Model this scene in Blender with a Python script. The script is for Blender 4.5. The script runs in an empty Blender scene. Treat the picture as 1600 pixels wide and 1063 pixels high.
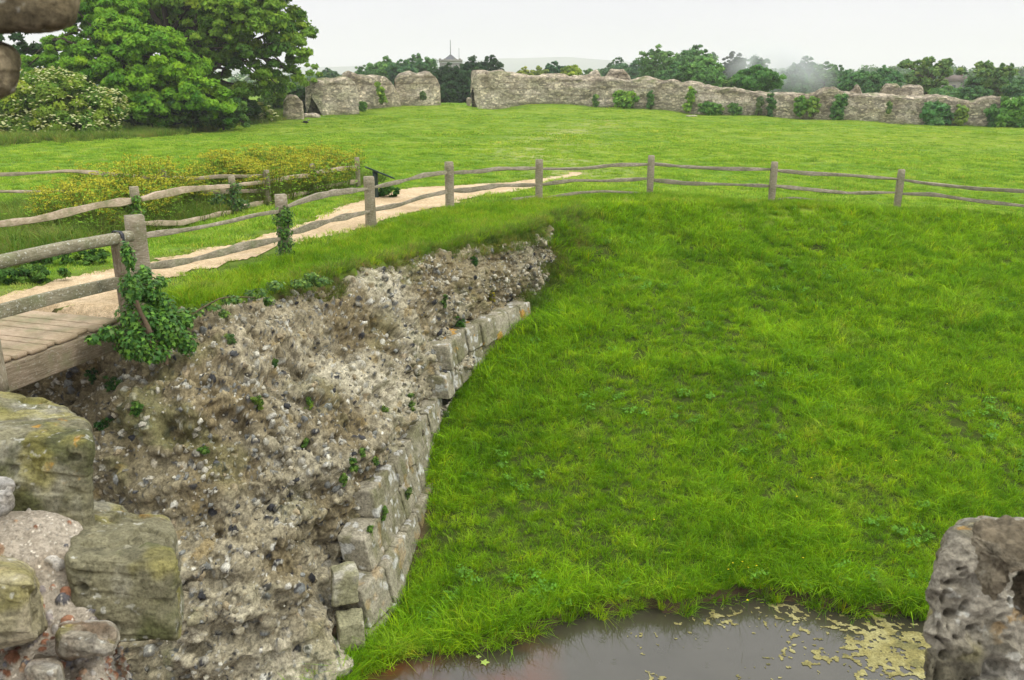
import bpy, math, random
import numpy as np
from mathutils import Vector

# ------------------------------------------------------------------ basics
CZ = 7.0                       # eye height above the moat water (z = 0)
FP = 1350.0                    # focal length in pixels of the 1600 px wide photo
PITCH = math.radians(17.1)
cp, sp = math.cos(PITCH), math.sin(PITCH)
sc = bpy.context.scene
COL = sc.collection
rng = np.random.default_rng(7)
random.seed(7)

def ray(px, py):
    a, b = (px - 800) / FP, (531.5 - py) / FP
    return np.array([a, b * sp + cp, b * cp - sp])
def at_z(px, py, z):
    d = ray(px, py); t = (z - CZ) / d[2]
    return np.array([d[0] * t, d[1] * t, z])
def at_y(px, py, y):
    d = ray(px, py); t = y / d[1]
    return np.array([d[0] * t, y, CZ + d[2] * t])
def at_d(px, py, dep):
    d = ray(px, py) * dep
    return d + np.array([0, 0, CZ])
def at_plane(px, py, A, B):
    n = np.array([-(B[1] - A[1]), B[0] - A[0]]); d = ray(px, py)
    t = (n[0] * A[0] + n[1] * A[1]) / (n[0] * d[0] + n[1] * d[1])
    return d * t + np.array([0, 0, CZ])
def project(P):
    P = np.atleast_2d(P); z = P[:, 2] - CZ
    dep = P[:, 1] * cp - z * sp
    up = P[:, 1] * sp + z * cp
    dep_ = np.where(dep > .05, dep, .05)
    return 800 + FP * P[:, 0] / dep_, 531.5 - FP * up / dep_, dep

# ------------------------------------------------------------------ noise
def h3(ix, iy, iz, s=0):
    with np.errstate(over='ignore'):
        h = (ix.astype(np.int64).astype(np.uint32) * np.uint32(73856093)) ^ \
            (iy.astype(np.int64).astype(np.uint32) * np.uint32(19349663)) ^ \
            (iz.astype(np.int64).astype(np.uint32) * np.uint32(83492791)) ^ np.uint32((s * 2654435761) & 0xffffffff)
        h ^= h >> np.uint32(15); h *= np.uint32(2246822519)
        h ^= h >> np.uint32(13); h *= np.uint32(3266489917); h ^= h >> np.uint32(16)
    return h.astype(np.float64) / 4294967296.0
def vnoise(P, s=0):
    i = np.floor(P); f = P - i; f = f * f * (3 - 2 * f); r = 0
    for a in (0, 1):
        for b in (0, 1):
            for c in (0, 1):
                w = (f[:, 0] if a else 1 - f[:, 0]) * (f[:, 1] if b else 1 - f[:, 1]) * (f[:, 2] if c else 1 - f[:, 2])
                r = r + w * h3(i[:, 0] + a, i[:, 1] + b, i[:, 2] + c, s)
    return r * 2 - 1
def fbm(P, o=4, s=0):
    r = 0; a = .5
    for k in range(o):
        r = r + a * vnoise(P, s + k); P = P * 2.03 + 11.7; a *= .5
    return r
def cell(P, s=0):
    i = np.floor(P); n = len(P)
    f1 = np.full(n, 9.); f2 = np.full(n, 9.); rid = np.zeros(n)
    for a in (-1, 0, 1):
        for b in (-1, 0, 1):
            for c in (-1, 0, 1):
                x, y, z = i[:, 0] + a, i[:, 1] + b, i[:, 2] + c
                q = np.stack([x + h3(x, y, z, s + 1), y + h3(x, y, z, s + 2), z + h3(x, y, z, s + 3)], 1)
                d = np.sqrt(((q - P) ** 2).sum(1)); r = h3(x, y, z, s + 4)
                nf = d < f1
                f2 = np.where(nf, f1, np.minimum(f2, d)); rid = np.where(nf, r, rid); f1 = np.where(nf, d, f1)
    return f1, f2, rid
def frac(v): return v - np.floor(v)
def sstep(a, b, x):
    t = np.clip((x - a) / (b - a), 0, 1); return t * t * (3 - 2 * t)
def mixc(a, b, t): return a * (1 - t[:, None]) + np.asarray(b)[None, :] * t[:, None]

# ------------------------------------------------------------------ mesh building
def build(name, V, F, mat, parent=None, col=None, smooth=False):
    """V (n,3); F (m,k) array or list of such arrays; col (n,3) linear point colours"""
    V = np.asarray(V, dtype=np.float32)
    Fs = F if isinstance(F, list) else [F]
    Fs = [np.asarray(f, dtype=np.int32) for f in Fs if len(f)]
    me = bpy.data.meshes.new(name)
    me.vertices.add(len(V)); me.vertices.foreach_set('co', V.ravel())
    tot = sum(f.size for f in Fs); me.loops.add(tot)
    me.loops.foreach_set('vertex_index', np.concatenate([f.ravel() for f in Fs]))
    cnt = np.concatenate([np.full(len(f), f.shape[1], dtype=np.int32) for f in Fs])
    me.polygons.add(len(cnt))
    st = np.concatenate([[0], np.cumsum(cnt)[:-1]]).astype(np.int32)
    me.polygons.foreach_set('loop_start', st); me.polygons.foreach_set('loop_total', cnt)
    if smooth: me.polygons.foreach_set('use_smooth', np.ones(len(cnt), dtype=bool))
    if col is not None:
        at = me.color_attributes.new('col', 'FLOAT_COLOR', 'POINT')
        at.data.foreach_set('color', np.concatenate([np.clip(col, 0, 1), np.ones((len(V), 1))], 1).astype(np.float32).ravel())
    me.update(calc_edges=True); me.validate()
    if mat: me.materials.append(mat)
    o = bpy.data.objects.new(name, me); COL.objects.link(o)
    if parent: o.parent = parent; o.matrix_parent_inverse = parent.matrix_basis.inverted()
    return o
def tag(o, label=None, cat=None, group=None, kind=None):
    if label: o['label'] = label
    if cat: o['category'] = cat
    if group: o['group'] = group
    if kind: o['kind'] = kind
    return o
def empty(name, loc, label, cat, group=None):
    o = bpy.data.objects.new(name, None); COL.objects.link(o); o.location = [float(v) for v in loc]
    o.empty_display_size = .2
    bpy.context.view_layer.update()
    return tag(o, label, cat, group)

class MB:
    """collects pieces of mesh"""
    def __init__(s): s.V = []; s.F = {}; s.C = []; s.n = 0
    def add(s, V, F, c=None):
        V = np.asarray(V, float); s.V.append(V)
        for f in (F if isinstance(F, list) else [F]):
            f = np.asarray(f, int)
            if len(f): s.F.setdefault(f.shape[1], []).append(f + s.n)
        s.n += len(V)
        if c is not None:
            c = np.asarray(c, float)
            s.C.append(np.broadcast_to(c, (len(V), 3)) if c.ndim == 1 else c)
    def build(s, name, mat, parent=None, smooth=False):
        V = np.concatenate(s.V); F = [np.concatenate(f) for f in s.F.values()]
        return build(name, V, F, mat, parent, np.concatenate(s.C) if s.C else None, smooth)

def grid_faces(nu, nv, wrap=False):
    """index = i*nv + j"""
    i = np.arange(nu if wrap else nu - 1); j = np.arange(nv - 1)
    I, J = np.meshgrid(i, j, indexing='ij'); I2 = (I + 1) % nu
    return np.stack([I * nv + J, I2 * nv + J, I2 * nv + J + 1, I * nv + J + 1], -1).reshape(-1, 4)

def grid_normals(G):
    du = np.gradient(G, axis=0); dv = np.gradient(G, axis=1)
    n = np.cross(du, dv); return n / (np.linalg.norm(n, axis=2, keepdims=True) + 1e-9)

def cube_grid(n):
    """surface of the cube [-1,1]^3 as six n x n grids with welded rims"""
    t = np.linspace(-1, 1, n); A, B = np.meshgrid(t, t, indexing='ij'); one = np.ones_like(A)
    sides = [(A, B, one), (B, A, -one), (one, A, B), (-one, B, A), (B, one, A), (A, -one, B)]
    V = np.concatenate([np.stack(s, -1).reshape(-1, 3) for s in sides])
    F = np.concatenate([grid_faces(n, n) + k * n * n for k in range(6)])
    key = np.round((V + 1) * 5000).astype(np.int64); key = key[:, 0] * 100000007 + key[:, 1] * 20011 + key[:, 2]
    u, idx, inv = np.unique(key, return_index=True, return_inverse=True)
    return V[idx], inv.reshape(-1)[F]
def vert_normals(V, F):
    a = V[F[:, 1]] - V[F[:, 0]]; b = V[F[:, 3]] - V[F[:, 0]]; n = np.cross(a, b)
    N = np.zeros_like(V)
    for k in range(4): np.add.at(N, F[:, k], n)
    return N / (np.linalg.norm(N, axis=1, keepdims=True) + 1e-12)
def trilinear(c8, Q):
    """c8 order: (-,-,-),(+,-,-),(+,+,-),(-,+,-),(-,-,+),(+,-,+),(+,+,+),(-,+,+)"""
    sg = np.array([(-1, -1, -1), (1, -1, -1), (1, 1, -1), (-1, 1, -1), (-1, -1, 1), (1, -1, 1), (1, 1, 1), (-1, 1, 1)])
    out = 0
    for c, s in zip(c8, sg):
        w = (1 + s[0] * Q[:, 0]) * (1 + s[1] * Q[:, 1]) * (1 + s[2] * Q[:, 2]) / 8
        out = out + w[:, None] * np.asarray(c)[None, :]
    return out
def rock(c8, n=24, p=8, amp=.02, fr=4, seed=0, extra=None, rough=.25):
    """a hexahedral stone with worn edges; x: right, y: away, z: up"""
    Q, F = cube_grid(n)
    Q = Q / (np.abs(Q) ** p).sum(1)[:, None] ** (1 / p)
    V = trilinear(c8, Q); N = vert_normals(V, F)
    if np.mean(((V - V.mean(0)) * N).sum(1)) < 0: F = F[:, ::-1]; N = -N
    d = amp * (fbm(V * fr, 3, seed) * 1.6 + rough * fbm(V * fr * 6, 4, seed + 9))
    if extra is not None: d = d + extra(V)
    return V + N * d[:, None], F
def box8(c, ax, ay, az):
    c, ax, ay, az = map(np.asarray, (c, ax, ay, az))
    return [c - ax - ay - az, c + ax - ay - az, c + ax + ay - az, c - ax + ay - az,
            c - ax - ay + az, c + ax - ay + az, c + ax + ay + az, c - ax + ay + az]

# ------------------------------------------------------------------ materials
class NT:
    def __init__(s, name, disp=False):
        s.m = bpy.data.materials.new(name); s.m.use_nodes = True
        s.t = s.m.node_tree; s.t.nodes.clear()
        s.out = s.t.nodes.new('ShaderNodeOutputMaterial')
    def n(s, typ, **kw):
        nd = s.t.nodes.new(typ)
        for k, v in kw.items():
            if k[0] == '_': nd.inputs[k[1:].replace('_', ' ')].default_value = v
            else: setattr(nd, k, v)
        return nd
    def l(s, a, b): s.t.links.new(a, b)
    def pos(s):
        if not hasattr(s, '_p'): s._p = s.n('ShaderNodeNewGeometry').outputs['Position']
        return s._p
    def sc(s, v):
        m = s.n('ShaderNodeMapping'); m.inputs['Scale'].default_value = v; s.l(s.pos(), m.inputs['Vector']); return m.outputs[0]
    def noise(s, scale, det=4, rough=.55, vec=None, dist=0):
        nd = s.n('ShaderNodeTexNoise', _Scale=scale, _Detail=det, _Roughness=rough, _Distortion=dist)
        s.l(vec or s.pos(), nd.inputs['Vector']); return nd.outputs['Fac']
    def voro(s, scale, feat='F1', vec=None, out='Distance'):
        nd = s.n('ShaderNodeTexVoronoi', feature=feat, _Scale=scale)
        s.l(vec or s.pos(), nd.inputs['Vector']); return nd.outputs[out]
    def ramp(s, fac, stops):
        nd = s.n('ShaderNodeValToRGB'); e = nd.color_ramp.elements
        while len(e) < len(stops): e.new(.5)
        for el, (p, c) in zip(e, stops):
            el.position = p; el.color = (c, c, c, 1) if not hasattr(c, '__len__') else (*c, 1)
        s.l(fac, nd.inputs[0]); return nd.outputs[0]
    def mix(s, a, b, f, mode='MIX'):
        nd = s.n('ShaderNodeMix', data_type='RGBA', blend_type=mode, clamp_factor=True)
        for v, i in ((a, 6), (b, 7), (f, 0)):
            if hasattr(v, 'is_output') or isinstance(v, bpy.types.NodeSocket): s.l(v, nd.inputs[i])
            elif i == 0: nd.inputs[0].default_value = v
            else: nd.inputs[i].default_value = (*v, 1)
        return nd.outputs[2]
    def math(s, op, a, b=0.):
        nd = s.n('ShaderNodeMath', operation=op)
        for v, i in ((a, 0), (b, 1)):
            if isinstance(v, bpy.types.NodeSocket): s.l(v, nd.inputs[i])
            else: nd.inputs[i].default_value = v
        return nd.outputs[0]
    def attr(s, nm='col'): return s.n('ShaderNodeVertexColor', layer_name=nm).outputs[0]
    def bump(s, h, dist, strength=1., prev=None):
        nd = s.n('ShaderNodeBump', _Strength=strength, _Distance=dist); s.l(h, nd.inputs['Height'])
        if prev is not None: s.l(prev, nd.inputs['Normal'])
        return nd.outputs[0]
    def pbr(s, col, rough=.9, bump=None, spec=.3):
        b = s.n('ShaderNodeBsdfPrincipled'); b.inputs['Specular IOR Level'].default_value = spec
        if isinstance(col, bpy.types.NodeSocket): s.l(col, b.inputs['Base Color'])
        else: b.inputs['Base Color'].default_value = (*col, 1)
        if isinstance(rough, bpy.types.NodeSocket): s.l(rough, b.inputs['Roughness'])
        else: b.inputs['Roughness'].default_value = rough
        if bump is not None: s.l(bump, b.inputs['Normal'])
        s.l(b.outputs[0], s.out.inputs['Surface']); return s.m
    def leaf(s, col, tr=.35, rough=.5, spec=.14):
        b = s.n('ShaderNodeBsdfPrincipled', _Roughness=rough); b.inputs['Specular IOR Level'].default_value = spec
        t = s.n('ShaderNodeBsdfTranslucent'); mx = s.n('ShaderNodeMixShader'); mx.inputs[0].default_value = tr
        s.l(col, b.inputs['Base Color'])
        tc = s.mix(col, (1.15, 1.05, .5), 1., 'MULTIPLY'); s.l(tc, t.inputs['Color'])
        s.l(b.outputs[0], mx.inputs[1]); s.l(t.outputs[0], mx.inputs[2]); s.l(mx.outputs[0], s.out.inputs['Surface']); return s.m

def m_leaf(name, tint=(1, 1, 1), tr=.28, rough=.6):
    t = NT(name); c = t.mix(t.attr(), tint, 1., 'MULTIPLY'); return t.leaf(c, tr, rough)

def grass_colour(t, dark, mid, light, straw, straw_amt=.5, rnd=True):
    a = t.ramp(t.noise(.55, 3, .6), [(.3, dark), (.5, mid), (.72, light)])
    b = t.ramp(t.noise(2.3, 4, .65), [(.3, dark), (.5, mid), (.7, light)])
    c = t.mix(a, b, .5)
    s_ = t.ramp(t.noise(1.1, 5, .7, dist=.6), [(.56, 0.), (.74, straw_amt)])
    c = t.mix(c, straw, s_)
    if rnd:
        r = t.n('ShaderNodeObjectInfo').outputs['Random']
        c = t.mix(c, t.ramp(r, [(0., (.58, .68, .62)), (.45, (1., 1., 1)), (.8, (1.25, 1.14, 1.1)), (1., (1.7, 1.3, 1.6))]), 1., 'MULTIPLY')
    return c
def m_grass(name, *a, tr=.4, **k):
    t = NT(name); c = grass_colour(t, *a, **k)
    v = t.mix(c, t.attr(), 1., 'MULTIPLY'); return t.leaf(v, tr, .6, .12)

MOAT = dict(dark=(.14, .40, .006), mid=(.33, .65, .010), light=(.48, .84, .025), straw=(.66, .66, .18))
FIELD = dict(dark=(.10, .21, .014), mid=(.175, .30, .028), light=(.27, .37, .06), straw=(.33, .36, .15))
M = {}
M['moat_grass'] = m_grass('moat_grass_blades', *MOAT.values(), straw_amt=.42)
M['field_grass'] = m_grass('field_grass_blades', *[tuple(x * 2.5 for x in c) for c in FIELD.values()], straw_amt=.5)
M['verge_grass'] = m_grass('verge_grass_blades', (.14, .38, .012), (.32, .62, .02), (.52, .74, .06), (.66, .55, .22), straw_amt=.55)
M['rough_grass'] = m_grass('rough_grass_blades', (.10, .26, .03), (.22, .40, .05), (.38, .48, .12), (.46, .40, .20), straw_amt=.6)
M['leaf'] = m_leaf('leaves')
M['ivy'] = m_leaf('ivy_leaves', tr=.15, rough=.35)
M['flower'] = m_leaf('blossom', tr=.3, rough=.8)

def m_ground():
    t = NT('turf')
    g = grass_colour(t, *[tuple(x * .8 for x in c) for c in FIELD.values()], straw_amt=.45, rnd=False)
    # mown bands running along the field
    v = t.sc((.006, .075, 1)); band = t.noise(1., 3, .5, vec=v)
    g = t.mix(g, t.ramp(band, [(.35, (.78, .88, .7)), (.5, (1, 1, 1)), (.62, (1.3, 1.12, 1.1))]), 1., 'MULTIPLY')
    g = t.mix(g, t.ramp(t.noise(9, 5, .7), [(.3, (.72, .78, .7)), (.65, (1.2, 1.15, 1.1))]), 1., 'MULTIPLY')
    soil = t.ramp(t.noise(14, 5, .7), [(.35, (.035, .06, .008)), (.7, (.075, .085, .02))])
    mask = t.attr()         # red channel: bare/damp soil under the moat grass, green: worn
    sep = t.n('ShaderNodeSeparateColor'); t.l(mask, sep.inputs[0])
    c = t.mix(g, soil, sep.outputs[0])
    mud = t.ramp(t.noise(5, 5, .7), [(.3, (.045, .03, .018)), (.7, (.13, .085, .05))])
    c = t.mix(c, mud, sep.outputs[2])
    worn = t.ramp(t.noise(3, 4, .7), [(.3, (.24, .27, .08)), (.7, (.42, .40, .17))])
    c = t.mix(c, worn, sep.outputs[1])
    return t.pbr(c, .95, t.bump(t.noise(30, 5, .7), .02, .6), .05)
M['ground'] = m_ground()

def m_path():
    t = NT('sandy_gravel')
    c = t.ramp(t.noise(1.3, 5, .6), [(.3, (.48, .37, .22)), (.55, (.61, .485, .31)), (.75, (.69, .57, .40))])
    c = t.mix(c, t.ramp(t.noise(60, 4, .8), [(.35, (.55, .5, .45)), (.5, (1, 1, 1)), (.68, (1.35, 1.3, 1.25))]), 1., 'MULTIPLY')
    c = t.mix(c, t.ramp(t.noise(11, 4, .7), [(.38, (.8, .76, .7)), (.6, (1.08, 1.06, 1.04))]), 1., 'MULTIPLY')
    return t.pbr(c, .95, t.bump(t.noise(70, 4, .8), .012, .8), .1)
M['path'] = m_path()

def m_wood(name, a, b, c, lich=.5, scale=(1, 1, 1)):
    t = NT(name)
    tc = t.n('ShaderNodeTexCoord').outputs['Object']
    mp = t.n('ShaderNodeMapping'); mp.inputs['Scale'].default_value = scale; t.l(tc, mp.inputs[0])
    w = t.noise(9, 6, .7, vec=mp.outputs[0], dist=.4)
    col = t.ramp(w, [(.3, a), (.5, b), (.72, c)])
    big = t.noise(2.2, 3, .6)
    col = t.mix(col, t.ramp(big, [(.3, (.68, .7, .6)), (.6, (1.08, 1.06, 1.05))]), 1., 'MULTIPLY')
    grn = t.ramp(t.noise(3.1, 4, .6), [(.5, 0.), (.7, .55)])
    col = t.mix(col, (.16, .19, .075), grn)
    ls = t.ramp(t.noise(34, 3, .6), [(.58, 0.), (.66, lich)])
    col = t.mix(col, (.56, .57, .47), ls)
    bp = t.bump(w, .012, .7); bp = t.bump(t.noise(60, 3, .7), .004, .6, bp)
    return t.pbr(col, .85, bp, .2)
M['oak'] = m_wood('weathered_oak', (.17, .14, .09), (.31, .265, .185), (.47, .42, .32), .35, (1.5, 1.5, 7))
M['rail'] = m_wood('cleft_oak_rail', (.12, .105, .075), (.29, .25, .18), (.52, .46, .36), .3, (1.2, 7, 7))
M['rail2'] = m_wood('pale_cleft_rail', (.24, .18, .12), (.44, .35, .25), (.63, .54, .42), .15, (1.2, 7, 7))
M['handrail'] = m_wood('lichened_handrail', (.13, .12, .075), (.26, .235, .155), (.40, .37, .26), .75, (1.2, 7, 7))
M['deck'] = m_wood('deck_planks', (.25, .18, .11), (.42, .325, .215), (.55, .45, .32), .12, (1.2, 12, 12))
M['beam'] = m_wood('bridge_beam', (.11, .085, .05), (.22, .175, .115), (.36, .30, .22), .2, (.8, 9, 9))

def m_stone_attr(name, fine=40, bd=.01, rough=.92, spots=True):
    t = NT(name); c = t.attr()
    c = t.mix(c, t.ramp(t.noise(fine, 6, .75), [(.30, (.38, .36, .32)), (.5, (1, 1, 1)), (.72, (1.55, 1.53, 1.5))]), 1., 'MULTIPLY')
    c = t.mix(c, t.ramp(t.noise(fine * .22, 5, .7), [(.3, (.68, .67, .64)), (.55, (1.0, 1, 1)), (.75, (1.22, 1.2, 1.18))]), 1., 'MULTIPLY')
    bp = t.bump(t.noise(fine, 6, .75), bd, .9); bp = t.bump(t.noise(fine * 3.3, 3, .7), bd * .35, .7, bp)
    return t.pbr(c, rough, bp, .25)
M['rubble'] = m_stone_attr('flint_rubble', 40, .012)
M['ashlar'] = m_stone_attr('greensand_ashlar', 30, .012)
M['boulder'] = m_stone_attr('mossy_sandstone', 75, .006)
M['metal'] = NT('black_iron').pbr((.012, .013, .017), .35, None, .5)
M['sign'] = NT('dark_green_paint').pbr((.02, .045, .035), .4, None, .4)

def m_far_wall():
    t = NT('coursed_flint_wall')
    v = t.sc((1, 1, 1.9))
    c = t.ramp(t.noise(.5, 4, .6), [(.3, (.34, .295, .215)), (.5, (.53, .475, .37)), (.7, (.72, .66, .53))])
    st = t.voro(3.2, vec=v, out='Color'); sep = t.n('ShaderNodeSeparateColor'); t.l(st, sep.inputs[0])
    c = t.mix(c, t.ramp(sep.outputs[0], [(0., (.5, .5, .5)), (.4, (.9, .88, .86)), (.8, (1.15, 1.13, 1.1)), (1., (1.55, 1.5, 1.42))]), 1., 'MULTIPLY')
    ed = t.voro(3.2, 'DISTANCE_TO_EDGE', vec=v)
    c = t.mix(c, t.ramp(ed, [(.02, (.5, .48, .45)), (.09, (1, 1, 1))]), 1., 'MULTIPLY')
    hb = t.noise(1., 4, .6, vec=t.sc((.12, .12, 2.4)))
    c = t.mix(c, t.ramp(hb, [(.33, (.6, .57, .52)), (.45, (1, 1, 1)), (.65, (1.12, 1.1, 1.08))]), 1., 'MULTIPLY')
    # grey weathered crest, paler robbed lower face (object z stored in the attribute)
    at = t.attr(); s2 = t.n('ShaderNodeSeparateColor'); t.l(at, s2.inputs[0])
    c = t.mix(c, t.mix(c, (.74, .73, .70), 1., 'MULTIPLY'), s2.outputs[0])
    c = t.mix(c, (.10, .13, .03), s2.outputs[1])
    return t.pbr(c, .95, t.bump(t.noise(4, 6, .75), .12, .9), .1)
M['far_wall'] = m_far_wall()
# ------------------------------------------------------------------ terrain
def seg_dist(P, L):
    """distance of points P (n,2) to polyline L and side (+ left of travel)"""
    best = np.full(len(P), 1e9); side = np.zeros(len(P))
    for a, b in zip(L[:-1], L[1:]):
        a = np.array(a, float); b = np.array(b, float); d = b - a
        t = np.clip(((P - a) @ d) / (d @ d), 0, 1); q = a + t[:, None] * d
        e = np.hypot(*(P - q).T); cr = d[0] * (P[:, 1] - a[1]) - d[1] * (P[:, 0] - a[0])
        u = e < best - 1e-9; best = np.where(u, e, best); side = np.where(u, np.sign(cr), side)
    return best, side
def inside(P, poly):
    r = np.zeros(len(P), bool); n = len(poly)
    for i in range(n):
        x1, y1 = poly[i][:2]; x2, y2 = poly[(i + 1) % n][:2]
        if y1 == y2: continue
        c = ((y1 > P[:, 1]) != (y2 > P[:, 1])) & (P[:, 0] < (x2 - x1) * (P[:, 1] - y1) / (y2 - y1) + x1)
        r ^= c
    return r

CTRL = [(-5, 12, 3.95), (-8, 14, 3.88), (-3.5, 14, 3.8), (-2, 17, 3.68), (-9, 20, 3.7), (-12, 14, 3.8), (-25, 16, 3.6),
        (.76, 23.8, 3.7), (3.9, 24.7, 3.7), (7.5, 24.2, 3.55), (11.4, 25.3, 3.25), (16, 26, 3.0), (30, 28, 2.6), (-1.6, 21, 3.72),
        (-7, 27, 3.7), (-12, 24, 3.65), (0, 50, 3.75), (-20, 45, 3.7), (18, 50, 3.1), (32, 50, 2.6), (8, 40, 3.5), (0, 35, 3.7),
        (-60, 60, 3.4), (-60, 100, 3.2), (0, 130, 3.), (60, 130, 2.), (-80, 200, 2.5), (100, 90, 1.8), (0, 250, 1.5), (120, 300, 1),
        (-300, 600, 0.5), (300, 600, 0.5), (0, 1500, 0), (-1500, 1500, 0), (1500, 1500, 0), (0, 4000, 0), (3000, 3000, 0), (-3000, 3000, 0)]
for px, py, Y in [(510, 181, 80), (600, 166, 88), (690, 166, 90), (765, 173, 92), (850, 164, 95), (1000, 170, 93), (1130, 180, 89),
                  (1300, 188, 86), (1450, 196, 83), (1600, 200, 80), (200, 209, 54), (350, 200, 60), (450, 182, 75), (60, 213, 52)]:
    CTRL.append(tuple(at_y(px, py, Y)))
CTRL = np.array(CTRL)
def plateau(P):
    P = P.astype(float); w_s = 0; v_s = 0
    for x, y, z in CTRL:
        d2 = ((P[:, 0] - x) ** 2 + (P[:, 1] - y) ** 2) + 1.5
        w = d2 ** -1.7; w_s = w_s + w; v_s = v_s + w * z
    h = v_s / w_s
    Q = np.concatenate([P, np.zeros((len(P), 1))], 1)
    far = sstep(26, 45, P[:, 1]) * (1 - sstep(150, 400, P[:, 1]))
    h = h + .05 * fbm(Q * .4, 3, 3) + far * .34 * fbm(Q * np.array([.05, .09, 1]), 3, 5) + far * .09 * fbm(Q * np.array([.25, .4, 1]), 2, 8)
    return h
WBASE = [(-9, 10.3), (-6.8, 9.9), (-4.9, 8.7), (-3.5, 8.3), (-2.5, 8.75), (-1.85, 9.5), (-1.5, 10.7), (-1.25, 12.2), (-1.05, 13.9), (-.73, 15.5), (.1, 16.8), (.7, 17.9), (1.05, 18.8), (1.3, 19.6)]
SHORE = [(-6.0, 5.5), (-4.2, 7.2)] + [tuple(at_z(px, py, 0)[:2]) for px, py in
         [(490, 1150), (525, 1085), (560, 1045), (600, 1036), (640, 1020), (700, 1010), (760, 1014), (820, 992), (880, 968), (930, 950), (965, 956), (1010, 950),
          (1060, 956), (1100, 940), (1160, 930), (1230, 936), (1290, 946), (1330, 957), (1390, 956), (1440, 966), (1520, 985), (1650, 1000), (1900, 1010)]] + [(30, 9.5)]
CRWALL = [(-60, 12.6), (-9, 12.3), (-5.3, 11.45), (-4.35, 11.7), (-3.5, 13.1), (-2.6, 15.0), (-1.7, 16.6), (-.5, 17.9), (.35, 18.95), (.75, 19.7)]
CRNAT = [(.75, 19.7), (1.0, 20.6), (1.9, 21.9), (3.5, 22.9), (6, 23.2), (9, 23.3), (12.5, 24.0), (20, 24.4), (60, 26)]
FUR = [at_z(1090, 188, 3.0)[:2], at_z(1300, 200, 2.9)[:2], at_z(1620, 225, 2.6)[:2]]
def height(P):
    P = np.asarray(P, float)
    pl = plateau(P)
    d1, s1 = seg_dist(P, CRWALL); d2, s2 = seg_dist(P, CRNAT); dw, sw = seg_dist(P, SHORE)
    full, sf = seg_dist(P, CRWALL + CRNAT[1:])
    inn = sf > 0
    s = d2 / (d2 + dw + 1e-6); s = s ** .8
    Q = np.concatenate([P, np.zeros((len(P), 1))], 1)
    land = pl * (1 - s) + .16 * s + (.07 * fbm(Q * 1.1, 3, 21) + .035 * fbm(Q * 3.5, 2, 25)) * np.minimum(1, np.minimum(d2, dw + .3))
    wet = -.05 - np.minimum(.8, dw * .6)
    moat = np.where(sw > 0, np.maximum(land, .03 + .12 * np.minimum(1, dw / .25)), wet)
    k = np.where(d1 < d2, sstep(0, .45, full), 1.0)       # steep drop hidden inside the masonry
    out = pl * (1 - k) + moat * k
    h = np.where(inn, pl, out)
    df, _ = seg_dist(P, FUR)
    db, _ = seg_dist(P, WBASE)
    dl = np.interp(P[:, 1], [8, 9.5, 10.5, 12, 15.5, 17, 18.7, 19.7, 20.6], [.34, .36, .40, .42, .42, .42, .75, .5, 0])
    h = np.where(inn | (sw <= 0), h, np.maximum(h - dl * np.exp(-(db / 1.1) ** 2), .02))
    nw = (P[:, 0] < -2.15) & (P[:, 1] < 10.6) & ~inn
    h = np.where(nw, np.minimum(h, np.interp(P[:, 0], [-3.1, -2.7, -2.15], [-.3, .06, .2])), h)
    h = h - .22 * np.exp(-(df / .7) ** 2) + .10 * np.exp(-((df - 1.6) / .8) ** 2)
    return h
def hz(x, y): return float(height(np.array([[x, y]]))[0])

PATH_F = [(120, 545), (205, 497), (262, 449), (300, 434), (345, 421), (400, 404), (430, 397), (480, 379), (560, 358), (600, 348), (650, 334), (700, 323), (745, 309), (800, 301), (850, 290), (884, 276), (915, 268)]
PATH_B = [(900, 266), (835, 279), (760, 286), (700, 291), (640, 294), (612, 300), (580, 309), (540, 322), (480, 346), (430, 363), (350, 385), (297, 399), (225, 418), (154, 434), (105, 443), (0, 470), (-80, 500), (-140, 560)]
PATH = [tuple(at_z(x, y, 3.70 if x > 400 else 3.8)[:2]) for x, y in PATH_F + PATH_B]

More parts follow.
